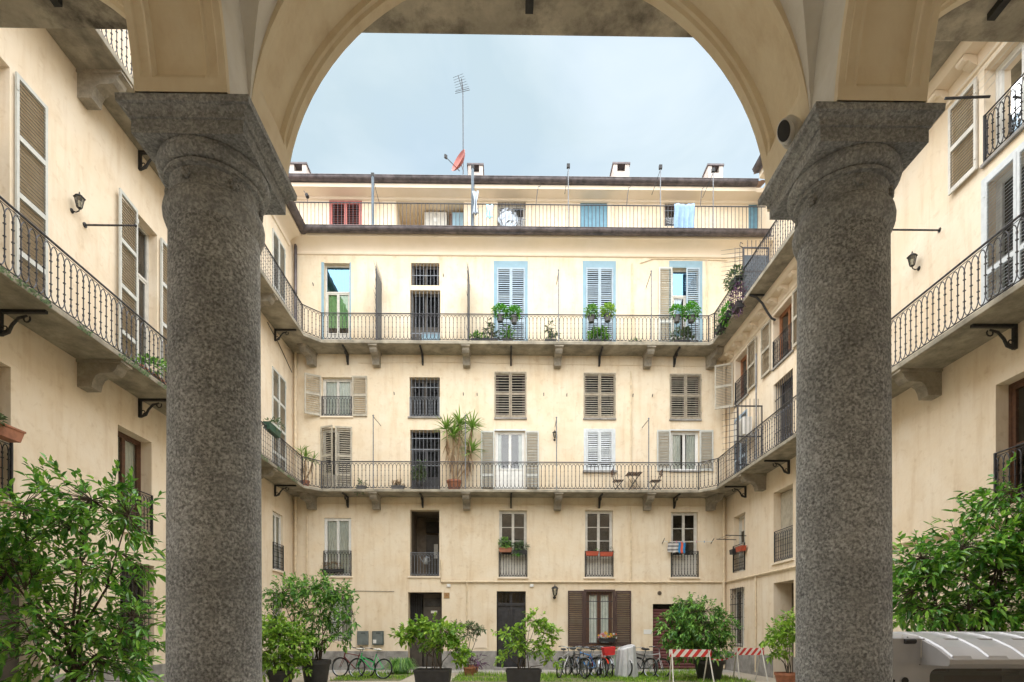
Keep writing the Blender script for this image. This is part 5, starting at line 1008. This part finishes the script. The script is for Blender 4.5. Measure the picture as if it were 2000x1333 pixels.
def cloth(label, name, u0, u1, v0, v1, dy, m, cat, fold=.05, waves=5, grp=None, taper=0, Yb=None):
    Y = D - dy if Yb is None else Yb; a, b = atY(u0, v0, Y), atY(u1, v1, Y); w_, h = b.x - a.x, a.z - b.z; mb = MB()
    mb.grid(lambda u, v: ((u - .5) * w_ * (1 - taper * (1 - abs(2 * v - 1))) + .01 * math.sin(v * 7), fold * math.sin(u * waves * 6.28 + 1.3 * v) * (.4 + .6 * v) - .012, -v * h + .02 * math.sin(u * 9)), 32, 10)
    o = mb.build(name, m, None, smooth=True, loc=((a.x + b.x) / 2, Y, a.z)); s = o.modifiers.new('thickness', 'SOLIDIFY'); s.thickness = .008; tag(o, label, cat, grp); return o
cloth('light blue patterned sheets hung over the terrace rail by the roof window', 'hanging_sheet', 1317, 1357, 399, 451, .50, M_SHEET, 'laundry', .05, 4)
cloth('twisted silver foil strip hanging from the dark terrace post', 'foil_strip', 922, 935, 374, 420, .58, M_FOIL, 'foil', .03, 2, taper=.6)
cloth('short pale blue foil strip hanging from the terrace rail', 'foil_strip', 949, 963, 401, 427, .52, mat('blue_foil', (.35, .62, .75), .3, .6), 'foil', .03, 2, taper=.3)
t = thing('storage_cabinet', 'white cabinet standing in the roof terrace loggia', 'cabinet', (tpos(848, 440, 0).x, D + YT + .75, ZF)); MB().box(-.47, .47, -.25, .25, 0, 2.2).build('body', M_GREYW, t, bevel=.02)
for a, b in ((-.46, -.01), (.01, .46)): MB().box(a, b, -.27, -.252, .05, 2.15).build('door', M_GREYW, t)
MB().box(-.08, .08, -.28, -.272, 1.75, 1.92).build('socket_panel', M_WHITE, t)
t = thing('drying_rack', 'low folded drying rack on the terrace beside the laundry', 'drying rack', (tpos(1395, 440, .4).x, D + .2, ZF)); f = MB()
f.tube([(-.25, 0, 0), (-.25, 0, .45), (.25, 0, .45), (.25, 0, 0)], .012, 5).tube([(-.25, .2, 0), (-.25, .0, .45)], .01, 5).tube([(.25, .2, 0), (.25, 0, .45)], .01, 5); f.build('frame', M_ALU, t)
c = tpos(832, 378, .0); t = thing('flood_lamp', 'small white flood lamp above the roof loggia', 'lamp', (c.x, D + YT, c.z)); MB().box(-.07, .07, -.1, -.02, -.06, .06).build('housing', M_WHITE, t, bevel=.01); MB().box(-.03, .03, -.02, 0, -.03, .03).build('mount', M_GREYW, t)
p = atY(601, 390, D - .44); t = thing('spot_lamp', 'black spot lamp on the terrace corner rail by the grey capital', 'lamp', (p.x, D - .44, 18.1)); MB().tube([(0, 0, 0), (-.06, 0, .3), (-.15, 0, .42)], .012, 5).build('stem', M_RAIL, t); MB().lathe([(.06, -.09), (.07, .05), (.03, .1)], 10, (-.02, 0, .22), ax='y').build('head', M_IRON, t, smooth=True)
# ---------------------------------------------------------------- small fittings
def plate(name, label, cat, u0, v0, u1, v1, m, th=.03, extra=None):
    a, b = bp(u0, v0), bp(u1, v1); t = thing(name, label, cat, ((a.x + b.x) / 2, D, b.z)); w_, h = (b.x - a.x) / 2, a.z - b.z
    MB().box(-w_, w_, -th, .01, 0, h).build('plate', m, t, bevel=.006)
    if extra: extra(t, w_, h, th)
    return t
M_CAB = mat('grey_meter_cabinet', (.17, .20, .20), .5, .3, var=.1)
def cabx(t, w_, h, th):
    MB().box(-w_ + .04, w_ - .04, -th - .012, -th + .001, .04, h - .04).build('door', M_CAB, t); v = MB()
    for z in (h * .8, h * .86): v.box(-w_ * .3, w_ * .5, -th - .016, -th - .011, z, z + .015)
    v.build('vent_slot', M_IRON, t)
plate('meter_cabinet', 'grey meter cabinet on the wall closer to the barred window', 'cabinet', 699, 1233, 720, 1260, M_CAB, .12, cabx)
def cabx2(t, w_, h, th): cabx(t, w_, h, th); MB().box(-w_ * .8, -w_ * .25, -th - .016, -th - .0125, h * .12, h * .38).build('paper_notice', M_WHITE, t)
plate('meter_cabinet', 'dark grey meter cabinet with a white notice on its door', 'cabinet', 728, 1233, 750, 1260, mat('dark_meter_cabinet', (.09, .12, .115), .5, .3), .12, cabx2)
def txt(t, s, size, loc, m, rz=0):
    c = bpy.data.curves.new('lettering', 'FONT'); c.body = s; c.size = size; c.align_x = 'CENTER'; c.align_y = 'CENTER'; c.extrude = .002; q = bpy.data.objects.new('lettering', c); col.objects.link(q); me = bpy.data.meshes.new_from_object(q.evaluated_get(bpy.context.evaluated_depsgraph_get())); bpy.data.objects.remove(q); o = bpy.data.objects.new('lettering', me); me.materials.clear(); me.materials.append(m); col.objects.link(o); o.parent = t; o.location = loc; o.rotation_euler = (R(90), 0, 0)
plate('number_plaque', 'small ochre plaque on the wall beside the dark doorway', 'plaque', 867, 1158, 878, 1169, mat('ochre_plaque', (.36, .22, .09), .6), .02, lambda t, w_, h, th: txt(t, 'A', .13, (0, -th - .001, h / 2), mat('faint_red_letters', (.30, .07, .03), .7)))
plate('white_notice', 'white notice sheet on the wall beside the burgundy roller door', 'notice', 1257, 1230, 1273, 1239, M_WHITE, .012)
plate('access_hatch', 'cream access hatch low on wall behind the slender tree', 'hatch', 926, 1230, 951, 1267, M_TRIM, .02, lambda t, w_, h, th: MB().box(-w_ + .04, w_ - .04, -th - .008, -th + .001, .04, h - .04).build('hatch_door', M_TRIM, t))
c = bp(1288, 1159); t = thing('vent_grille', 'round brown vent grille above the burgundy roller door', 'vent', (c.x, D, c.z)); MB().lathe([(.085, -.02), (.085, .0)], 24, ax='y').build('disc', mat('brown_vent', (.22, .17, .12), .7), t); g = MB()
for k in range(5): g.box(-.06, .06, -.026, -.019, -.055 + k * .025, -.045 + k * .025)
g.build('louvre', M_DKDOOR, t)
for lab, u, v in (('small white wall box above the ochre plaque', 877, 1144), ('small white wall box above the charcoal door', 1039, 1144)): plate('junction_box', lab, 'box', u - 4, v - 3, u + 3, v + 3, M_WHITE, .05)
p = bp(832, 1097, .0); t = thing('watering_can', 'grey metal watering can hung on the loggia railing', 'watering can', (p.x, D - .08, p.z - .12)); MB().lathe([(.09, 0), (.095, .02), (.085, .24), (.06, .26)], 16).build('body', M_ALU, t, smooth=True); MB().tube([(-.08, 0, .06), (-.2, 0, .22), (-.24, 0, .3)], [.02, .014, .02], 7).build('spout', M_ALU, t); MB().tube([(.08, 0, .08), (.17, 0, .14), (.14, 0, .26), (0, 0, .3)], .012, 6).build('handle', M_ALU, t)
# pigeon-like dark cloth is left out; laundry at the first floor
for (u0, u1, v0, v1, m, lab) in ((1304, 1325, 1060, 1080, None, 'grey and white striped towel on the first-floor drying line'), (1325, 1329, 1060, 1081, mat('bright_blue_cloth', (.03, .25, .55), .8), 'narrow bright blue cloth beside the striped towel'), (1329, 1334, 1059, 1081, mat('coral_cloth', (.72, .13, .06), .8), 'coral orange cloth between two blue ones on the drying line'), (1334, 1338, 1061, 1081, mat('bright_blue_cloth', (.03, .25, .55)), 'narrow blue cloth right of the coral one on drying line')):
    if m is None:
        m = bpy.data.materials.new('striped_towel'); m.use_nodes = True; n_ = m.node_tree.nodes; w_ = n_.new('ShaderNodeTexWave'); w_.bands_direction = 'Z'; w_.inputs['Scale'].default_value = 2.2; w_.inputs['Distortion'].default_value = .5; tcn = n_.new('ShaderNodeTexCoord'); mm = n_.new('ShaderNodeMixRGB'); mm.inputs[1].default_value = (.12, .12, .13, 1); mm.inputs[2].default_value = (.6, .58, .56, 1)
        for a, b in ((tcn.outputs['Object'], w_.inputs['Vector']), (w_.outputs['Fac'], mm.inputs[0]), (mm.outputs[0], n_['Principled BSDF'].inputs['Base Color'])): m.node_tree.links.new(a, b)
    cloth(lab, 'drying_cloth', u0, u1, v0, v1, .2, m, 'laundry', .012, 2, 'laundry at the first-floor window')
a, b = bp(1296, 1058, .2), bp(1392, 1058, .2); t = thing('drying_line', 'washing lines with pegs on two short brackets beside the first-floor window', 'drying line', a); l = MB()
for k in range(4): l.tube([(0, .12 - k * .07, .0), (b.x - a.x, .12 - k * .07, 0)], .004, 3)
l.build('line', M_WHITE, t); MB().tube([(0, .2, -.05), (0, -.15, .1)], .014, 5).tube([(b.x - a.x, .2, -.05), (b.x - a.x, -.15, .1)], .014, 5).build('bracket', M_IRON, t)
for k in range(6): MB().box(-.008, .008, -.02, .0, -.05, .03).build('peg', [mat('yellow_peg', (.7, .5, .02)), mat('pink_peg', (.7, .15, .3)), mat('blue_peg', (.05, .25, .6))][k % 3], t, loc=((.2, .5, .75, 1.0, 1.3, 1.6)[k], -.02, 0))
t = thing('drying_bracket', 'iron drying bracket on the right wing beside the orange-red trough', 'bracket', (XR, 20.6, 5.0)); MB().tube([(0, 0, 0), (-.75, 0, .02)], .016, 6).tube([(-.7, 0, .02), (-.7, .9, .02)], .006, 4).tube([(-.5, 0, .02), (-.5, .9, .02)], .006, 4).tube([(0, .9, 0), (-.75, .9, .02)], .016, 6).build('arm', M_IRON, t)
# security camera on the right capital
p = atY(1541, 258, 3.42); t = thing('security_camera', 'white security camera with black face under the arch by the granite capital', 'security camera', p, R(-50)); t.rotation_euler = (R(22), 0, R(-50)); t.scale = (1.25,) * 3
def oval(prof, n=24):
    mb = MB(); mb.lathe(prof, n, ax='y'); mb.v = [(x, y, z * 1.45) for x, y, z in mb.v]; return mb
oval([(.036, .045), (.046, .04), (.048, -.01), (.042, -.02)]).build('back_housing', M_GREYW, t, smooth=True, loc=(0, .02, 0)); oval([(.034, -.012), (.036, -.045), (.032, -.052), (.01, -.053)]).build('head', M_WHITE, t, smooth=True, loc=(0, -.01, -.005)); oval([(.030, -.053), (.028, -.058), (.004, -.06)]).build('lens_face', M_BLKPOT, t, smooth=True, loc=(0, -.01, -.005))
MB().tube([(.0, .045, -.05), (.005, .05, -.12), (.02, .045, -.2)], .010, 7).lathe([(.03, 0), (.03, .012)], 12, (.02, .045, -.205)).build('mount', M_GREYW, t, smooth=True)
# ---------------------------------------------------------------- bicycles
def bike(label, u, Y, rz, m, extra=None, lean=6, small=False, seatm=None):
    t = thing('bicycle', label, 'bicycle', ground_at(u, Y), R(rz), 'bicycles parked along the back wall'); t.rotation_euler = (R(lean), 0, R(rz)); W = .33; bx_, fx = -.5, .53
    ty = mat('tyre_rubber', (.02, .02, .02), .8); rim = M_ALU
    for x in (bx_, fx):
        w_ = MB().torus((x, 0, W), W - .02, .024, 28, 6).build('wheel', ty, t, smooth=True); q = MB().torus((x, 0, W), W - .045, .010, 28, 4)
        for k in range(14): a = k * math.pi / 7; q.tube([(x, .02 * (-1) ** k, W), (x + (W - .05) * math.cos(a), 0, W + (W - .05) * math.sin(a))], .0022, 3, False)
        q.tube([(x, -.05, W), (x, .05, W)], .018, 8); q.build('rim', rim, w_)
    bb, st, hd, hb = Vector((-.06, 0, .29)), Vector((-.2, 0, .80)), Vector((.36, 0, .84)), Vector((.40, 0, .68))
    f = MB().tube([bb, st], .016, 7).tube([hd, hb], .019, 7).tube([hb, bb], .019, 7)
    if small: f.tube([hb + Vector((0, 0, .03)), bb + (st - bb) * .45], .017, 7)
    else: f.tube([hd - Vector((.0, 0, .04)), st - Vector((0, 0, .08))], .016, 7)
    for y in (-.045, .045): f.tube([bb, (bx_, y, W)], .010, 6).tube([(bx_, y, W), st - Vector((0, 0, .06))], .009, 6)
    f.build('frame', m, t, smooth=True)
    k = MB()
    for y in (-.04, .04): k.tube([hb + Vector((0, y, -.03)), (fx, y, W)], .011, 6)
    k.build('fork', m, t)
    MB().tube([hd, hd + Vector((-.03, 0, .14))], .013, 6).tube([hd + Vector((-.17, -.28, .15)), hd + Vector((-.05, -.22, .17)), hd + Vector((.0, 0, .14)), hd + Vector((-.05, .22, .17)), hd + Vector((-.17, .28, .15))], .011, 6).build('handlebar', rim, t, smooth=True)
    for y in (-.28, .28): MB().tube([hd + Vector((-.21, y, .148)), hd + Vector((-.1, y * .92, .16))], .017, 7).build('grip', M_BLKPOT, t)
    MB().tube([st, st + Vector((-.035, 0, .12))], .012, 6).build('seat_post', rim, t)
    MB().ball(st + Vector((-.06, 0, .15)), .13, 10, 6, (1.05, .75, .3)).ball(st + Vector((.06, 0, .15)), .07, 8, 5, (1.3, .5, .4)).v and None
    s = MB(); a = st + Vector((-.06, 0, .14)); s.ball((0, 0, 0), .12, 10, 6, (1.05, .75, .32)); s.ball((.12, 0, .01), .06, 8, 5, (1.6, .55, .42)); s.build('saddle', seatm or M_BLKPOT, t, smooth=True, loc=a)
    c = MB().torus((-.06, .05, .29), .085, .006, 18, 4); c.tube([(-.06, .06, .29), (.06, .08, .16)], .009, 5).tube([(-.06, -.06, .29), (-.18, -.08, .42)], .009, 5).box(.02, .1, .07, .15, .15, .17).box(-.22, -.14, -.15, -.07, .41, .43); c.build('crank', rim, t)
    if extra: extra(t, st, hd, bx_, fx, W)
    return t
def mud(m):
    def f(t, st, hd, bx_, fx, W):
        for x, a0, a1 in ((bx_, 10, 190), (fx, 30, 170)):
            q = MB(); pts = [(x + (W + .02) * math.cos(R(a)), W + (W + .02) * math.sin(R(a))) for a in range(a0, a1 + 1, 16)]
            for (x0, z0), (x1, z1) in zip(pts, pts[1:]): q.face((x0, -.028, z0), (x1, -.028, z1), (x1, .028, z1), (x0, .028, z0))
            q.build('mudguard', m, t, smooth=True)
        MB().box(-.72, -.3, -.07, .07, .70, .712).tube([(-.68, -.06, .7), (bx_, -.05, W)], .006, 4).tube([(-.68, .06, .7), (bx_, .05, W)], .006, 4).build('carrier', M_ALU, t)
    return f
def basket(mb_):
    def f(t, st, hd, bx_, fx, W):
        mud(M_ALU)(t, st, hd, bx_, fx, W); MB().prism([(-.16, -.13), (.16, -.13), (.2, .13), (-.2, .13)], hd.x + .08, hd.x + .34, 'x').build('basket', mb_, t, loc=(0, 0, hd.z + .05))
    return f
mp_ = lambda n, c: mat(n, c, .35, .2, var=.05, coat=.4)
SIL, BLK, BLU, REDB, GRN, WHT = mp_('silver_bike_paint', (.62, .62, .65)), mp_('black_bike_paint', (.03, .03, .033)), mp_('blue_bike_paint', (.04, .28, .75)), mp_('red_bike_paint', (.7, .05, .02)), mp_('green_bike_paint', (.02, .45, .12)), mp_('white_bike_paint', (.65, .65, .65))
YB = 18.9
bike('silver mountain bicycle, outermost of the row on the leafy trough side', 1100, YB, 68, SIL, mud(BLK), 5)
bike('black city bicycle beside the silver mountain bicycle', 1123, YB, -62, BLK, mud(M_ALU), -5)
bike('bicycle with bright blue frame in the parked row', 1143, YB + .2, 120, BLU, mud(BLK), 6)
bike('bicycle with red rear mudguard in the parked row', 1160, YB - .1, -70, SIL, mud(REDB), -7)
bike('dark bicycle with a red front basket under the flower box', 1180, YB, -80, BLK, basket(mat('red_fabric', (.6, .03, .03), .8)), 4)
bike('pale green city bicycle next to the white dust sheet', 1203, YB + .1, -66, mp_('pale_green_paint', (.25, .42, .28)), mud(WHT), -5)
bike('black bicycle just beyond the white dust sheet', 1248, YB, 118, BLK, mud(M_ALU), 6)
bike('silver and black bicycle, outermost of the row by the burgundy roller door', 1266, YB - .2, -52, SIL, mud(BLK), -8)
bike('child bicycle with bright green frame leaning by the meter cabinets', 722, 18.4, 158, GRN, None, 7, True, M_WHITE)
bike('old dark red bicycle behind the green-framed one', 690, 18.9, 160, mp_('dark_red_bike_paint', (.16, .03, .03)), mud(BLK), 5, seatm=M_GREYW)
bike('dark grey bicycle between the black and the blue ones in the row', 1133, YB - .25, 100, mp_('dark_grey_bike_paint', (.10, .10, .11)), mud(BLK), -6)
bike('orange-framed bicycle beside the one with a red mudguard', 1170, YB + .25, 75, mp_('orange_bike_paint', (.75, .16, .03)), mud(M_ALU), 8)
# dust sheet over something bulky
c = ground_at(1223, 18.8); mb = MB(); r2 = random.Random(4)
def tarp(u, v):
    a = u * 6.283; f = 1 - v; c_, s_ = math.cos(a), math.sin(a); q = (abs(c_) ** 3.2 + abs(s_) ** 3.2) ** (-1 / 3.2); fo = (.022 * math.sin(9 * a) + .016 * math.sin(17 * a + 1)) * (.25 + f); k = (1, 1, .96, .82, .5)[0 if v < .82 else 1 if v < .88 else 2 if v < .93 else 3 if v < .97 else 4]
    x = ((.25 + .09 * f) * q * c_ + fo * c_) * k; y = ((.42 + .06 * f) * q * s_ + fo * s_) * k; top = .95 + .28 * x
    return (x, y, .03 + .02 * math.sin(7 * a) * f + top * (min(v, .88) / .88) ** 1.0 + (.06 * (1 - ((1 - v) / .12) ** 2) if v > .88 else 0))
mb.grid(tarp, 90, 33); mb.face(*[tarp(k / 20, 1) for k in range(20)]); o = mb.build('dust_sheet', mat('white_plastic_sheet', (.55, .56, .58), .45, var=.1, scale=4), None, smooth=True, loc=c); tag(o, 'white plastic sheet draped over a bicycle in the parked row', 'cover')
# ---------------------------------------------------------------- striped barriers
M_BR, M_BW = mat('barrier_red', (.55, .04, .035), .45, var=.08), mat('barrier_white', (.72, .70, .66), .45, var=.08)
def barrier(label, u0, v0, u1, v1, Y0, Y1, hb):
    a, b = atY(u0, v0, Y0), atY(u1, v1, Y1); d = Vector((b.x - a.x, b.y - a.y, 0)); ln_ = d.length; t = thing('striped_barrier', label, 'barrier', (a.x, a.y, 0), math.atan2(d.y, d.x), 'red and white striped barriers'); zt = a.z; n = 10; w_ = ln_ / n; sk = hb * .8
    MB().box(0, ln_, -.008, .02, zt - hb, zt).build('board', M_BW, t)
    for k in range(-1, n, 2):
        x0 = k * w_ + w_ * .4; pts = [(x0, zt - hb), (x0 + w_, zt - hb), (x0 + w_ + sk, zt), (x0 + sk, zt)]
        q = []
        for (px, pz) in pts: q.append((min(max(px, 0), ln_), pz))
        MB().prism(q, -.012, -.0085, 'y').build('red_stripe', M_BR, t)
    for x, sg in ((.08, 1), (ln_ - .08, -1)):
        MB().tube([(x, 0, zt - .02), (x - .05 * sg, -.32, 0)], .02, 6).build('leg', M_GREYW, t); MB().tube([(x, .02, zt - .02), (x + .03 * sg, .34, 0)], .02, 6).build('leg', M_GREYW, t)
    return t
barrier('red and white barrier board before the burgundy roller door', 1307, 1269, 1389, 1271, 16.9, 16.9, .22)
barrier('red and white barrier board by the right wing doorway', 1434, 1266, 1492, 1264, 17.6, 17.6, .22)
p0, p1 = atY(1389, 1286, 16.88), atY(1436, 1279, 17.55); mb = MB(); N_ = 10
for k in range(N_):
    f0, f1 = k / N_, (k + 1) / N_; a, b = p0.lerp(p1, f0), p0.lerp(p1, f1); s0, s1 = .08 * math.sin(math.pi * f0), .08 * math.sin(math.pi * f1); mb.mi(k % 2).face(a - Vector((0, 0, s0 + .04)) - p0, b - Vector((0, 0, s1 + .04)) - p0, b - Vector((0, 0, s1)) - p0, a - Vector((0, 0, s0)) - p0)
o = mb.build('barrier_tape', [M_BR, M_BW], None, fix=False, loc=p0); tag(o, 'red and white tape strung between the two barriers', 'tape')
# ---------------------------------------------------------------- the small grey utility vehicle, side on
M_VEH = mat('grey_vehicle_paint', (.43, .43, .45), .36, .2, var=.05, scale=2, coat=.3)
M_DK = mat('dark_rubber', (.02, .02, .022), .6)
t = thing('utility_vehicle', 'small grey ribbed-roof utility vehicle parked beside the granite column', 'vehicle', (5.2, 6.6, 0)); ox, oy = 5.2, 6.6
X = lambda u, Y=6.4: (u - 985) / F * Y - ox
x0, xs, x1 = X(1700), X(1805), 3.0; ys = -.2; ztop = EYE - .03; zl = EYE - (1287 - 1232) / F * 6.0
xw0, xw1 = X(1824), 1.35; zw0, zw1 = .72, EYE - (1307 - 1232) / F * 6.4; bd = MB()
def rr(x0_, x1_, z0_, z1_, r, n=5):
    out = []
    for cx, cz, a0 in ((x1_ - r, z0_ + r, -90), (x1_ - r, z1_ - r, 0), (x0_ + r, z1_ - r, 90), (x0_ + r, z0_ + r, 180)):
        for k in range(n + 1): a = R(a0 + 90 * k / n); out.append((cx + r * math.cos(a), cz + r * math.sin(a)))
    return out
hole = rr(xw0, xw1, zw0, zw1, .09); nH = len(hole); xa, xb, za, zb_ = xw0 - .12, xw1 + .12, zw0 - .05, zw1 + .05; cx, cz = (xw0 + xw1) / 2, (zw0 + zw1) / 2; outer = []
for hx, hz in hole:
    nx_, nz_ = (hx - cx) / ((xw1 - xw0) / 2), (hz - cz) / ((zw1 - zw0) / 2); q = 1 / max(abs(nx_), abs(nz_)); outer.append((cx + nx_ * q * (xb - xa) / 2, cz + nz_ * q * (zb_ - za) / 2))
for i in range(nH):
    j = (i + 1) % nH; bd.face(*[(p_[0], ys, p_[1]) for p_ in (hole[i], hole[j], outer[j], outer[i])]); bd.face((hole[i][0], ys, hole[i][1]), (hole[j][0], ys, hole[j][1]), (hole[j][0], ys + .06, hole[j][1]), (hole[i][0], ys + .06, hole[i][1]))
ztw = ztop - .06
for a, b, c, d in ((x0, xa, .32, ztw), (xb, x1, .32, ztw), (xa, xb, .32, za), (xa, xb, zb_, ztw)): bd.face((a, ys, c), (b, ys, c), (b, ys, d), (a, ys, d))
bd.box(x0, x1, .9, .94, .32, 1.25); bd.box(x0, x0 + .04, ys, .9, .32, 1.45); bd.box(x1 - .04, x1, ys, .9, .32, 1.25); bd.box(x0, x1, ys, .9, .30, .36)
bd.build('body', M_VEH, t)
pr = [(-.60, zl - .085), (-.625, zl - .06), (-.625, zl - .01), (-.6, zl + .01), (-.45, zl + .10), (-.25, zl + .18), (-.05, ztop - .035), (.15, ztop - .005), (.4, ztop), (.7, ztop - .03), (.9, ztop - .14), (.95, 1.22), (.88, 1.2), (.6, ztop - .12), (.1, ztop - .12), (ys + .01, zl + .0), (ys + .01, zl - .09)]
MB().prism(pr, xs + .004, x1 + .02, 'x').build('roof', M_VEH, t, smooth=True)
pr2 = [(ys - .012, zl - .07), (ys - .02, ztop - .06), (ys + .02, ztop - .03), (.15, ztop - .004), (.4, ztop), (.7, ztop - .03), (.9, ztop - .14), (.95, 1.2), (.6, 1.2), (ys + .02, zl - .07)]
MB().prism(pr2, x0, xs - .004, 'x').build('rear_hood', M_VEH, t, smooth=True)
for k in range(6):
    xx = (1868 + 72 * k - 985) / F * 6.0 - ox; mb = MB()
    for (ya, za_), (yb, zb) in zip(pr[3:9], pr[4:10]): mb.face((xx, ya, za_ + .001), (xx + .015, ya, za_ + .018), (xx + .015, yb, zb + .018), (xx, yb, zb + .001)); mb.face((xx + .015, ya, za_ + .018), (xx + .2, ya, za_ + .018), (xx + .2, yb, zb + .018), (xx + .015, yb, zb + .018)); mb.face((xx + .2, ya, za_ + .018), (xx + .215, ya, za_ + .001), (xx + .215, yb, zb + .001), (xx + .2, yb, zb + .018))
    mb.face((xx, -.627, zl - .02), (xx + .215, -.627, zl - .02), (xx + .2, pr[3][0], zl + .028), (xx + .015, pr[3][0], zl + .028)); mb.build('roof_rib', M_VEH, t)
MB().face((xw0, ys + .045, zw0), (xw1, ys + .045, zw0), (xw1, ys + .045, zw1), (xw0, ys + .045, zw1)).build('side_window', glass('dark_green_glass', (.42, .5, .47), .03, .03), t)
MB().box(xw0 - .05, xw1 + .05, .86, .895, .4, 1.2).build('far_lining', M_DK, t)
MB().box(xw0 + .05, xw0 + .4, .1, .5, .5, 1.04).box(xw0 + .42, xw0 + .75, .05, .1, 1.06, 1.12).box(xw0 + .1, xw1, .55, .6, .98, 1.03).build('seat', mat('dark_green_seat', (.05, .09, .07), .7), t)
hx = X(1781); hz = EYE - (1253 - 1232) / F * 6.4
MB().lathe([(.026, -.062), (.03, -.052), (.03, .052), (.026, .062)], 16, (hx, ys - .03, hz), ax='x').box(hx - .02, hx + .02, ys - .02, ys + .001, hz - .025, hz + .025).build('black_hinge', M_DK, t, smooth=True)
for dx, dz in ((-.01, .045), (.088, .01), (-.03, -.055), (.05, -.085)): MB().ball((hx + dx, ys - .004, hz + dz), .011, 6, 4).build('bolt', M_ALU, t)
for ux, r_ in ((1751, .016), (1774, .036)): MB().lathe([(r_ * 1.15, -.008), (r_, .002)], 16, (X(ux), ys - .003, EYE - 99 / F * 6.4), ax='y').build('socket', M_DK, t)
MB().tube([(X(1769), ys - .006, ztop - .02), (X(1764), ys - .006, ztop - .14), (X(1754), ys - .006, ztop - .24), (X(1738), ys - .006, ztop - .31)], .005, 4).build('seam', M_GREYW, t)
MB().tube([(xs + .0, ys - .016, ztop - .08), (xs + .0, ys - .016, zl + .0), (xs + .03, ys - .016, zl - .05), (xs + .1, ys - .016, zl - .085), (xs + .36, ys - .016, zl - .09)], .007, 5).build('seam', M_GREYW, t)
for xx in (x0 + .45, 2.2):
    for y in (-.1, .8): w_ = MB().lathe([(.12, -.07), (.26, -.07), (.28, -.04), (.28, .04), (.26, .07), (.12, .07)], 24, (xx, y, .28), ax='y').build('wheel', M_DK, t, smooth=True); MB().lathe([(.13, -.075), (.12, -.05), (.03, -.06)], 16, (xx, y, .28), ax='y').build('hub', M_ALU, w_, smooth=True)
# ---------------------------------------------------------------- moss on the left balcony edges and creepers of grime
mb = MB()
for k in range(1500):
    y = rnd.uniform(7.5, 20.5)
    if math.sin(y * 2.3) + math.sin(y * 5.1) < -.3: continue
    zz = rnd.uniform(ZS1 - .005, ZT1 - .01); x = -P - .004 - rnd.uniform(0, .01); s = rnd.uniform(.008, .022)
    mb.face((y - s, x, zz - s), (y + s, x, zz - s * .6), (y + s * .7, x - .006, zz + s), (y - s * .8, x - .004, zz + s * .8))
stuff(mb.build('moss', M_LEAFG, left.root, fix=False))
hk = MB().tube([(0, 0, 0), (0, -.07, 0), (0, -.08, .05)], .012, 5).box(-.012, .012, -.01, .002, -.05, .05).mesh('wall_hook', M_RAIL)
for u, v in ((905, 771), (932, 772), (1062, 771), (1107, 772), (1236, 772), (1274, 772), (770, 771), (866, 540), (612, 560)): inst('wall_hook', hk, back.root, (bx(u), -.001, bz(v)))
pipe([(bx(700), -.015, bz(712)), (bx(860), -.015, bz(709)), (bx(1100), -.015, bz(712)), (bx(1400), -.015, bz(714))], .009, M_PIPE, 'cable'); pipe([(bx(620), -.015, bz(985)), (bx(900), -.015, bz(984)), (bx(1390), -.015, bz(988))], .009, M_PIPE, 'cable')
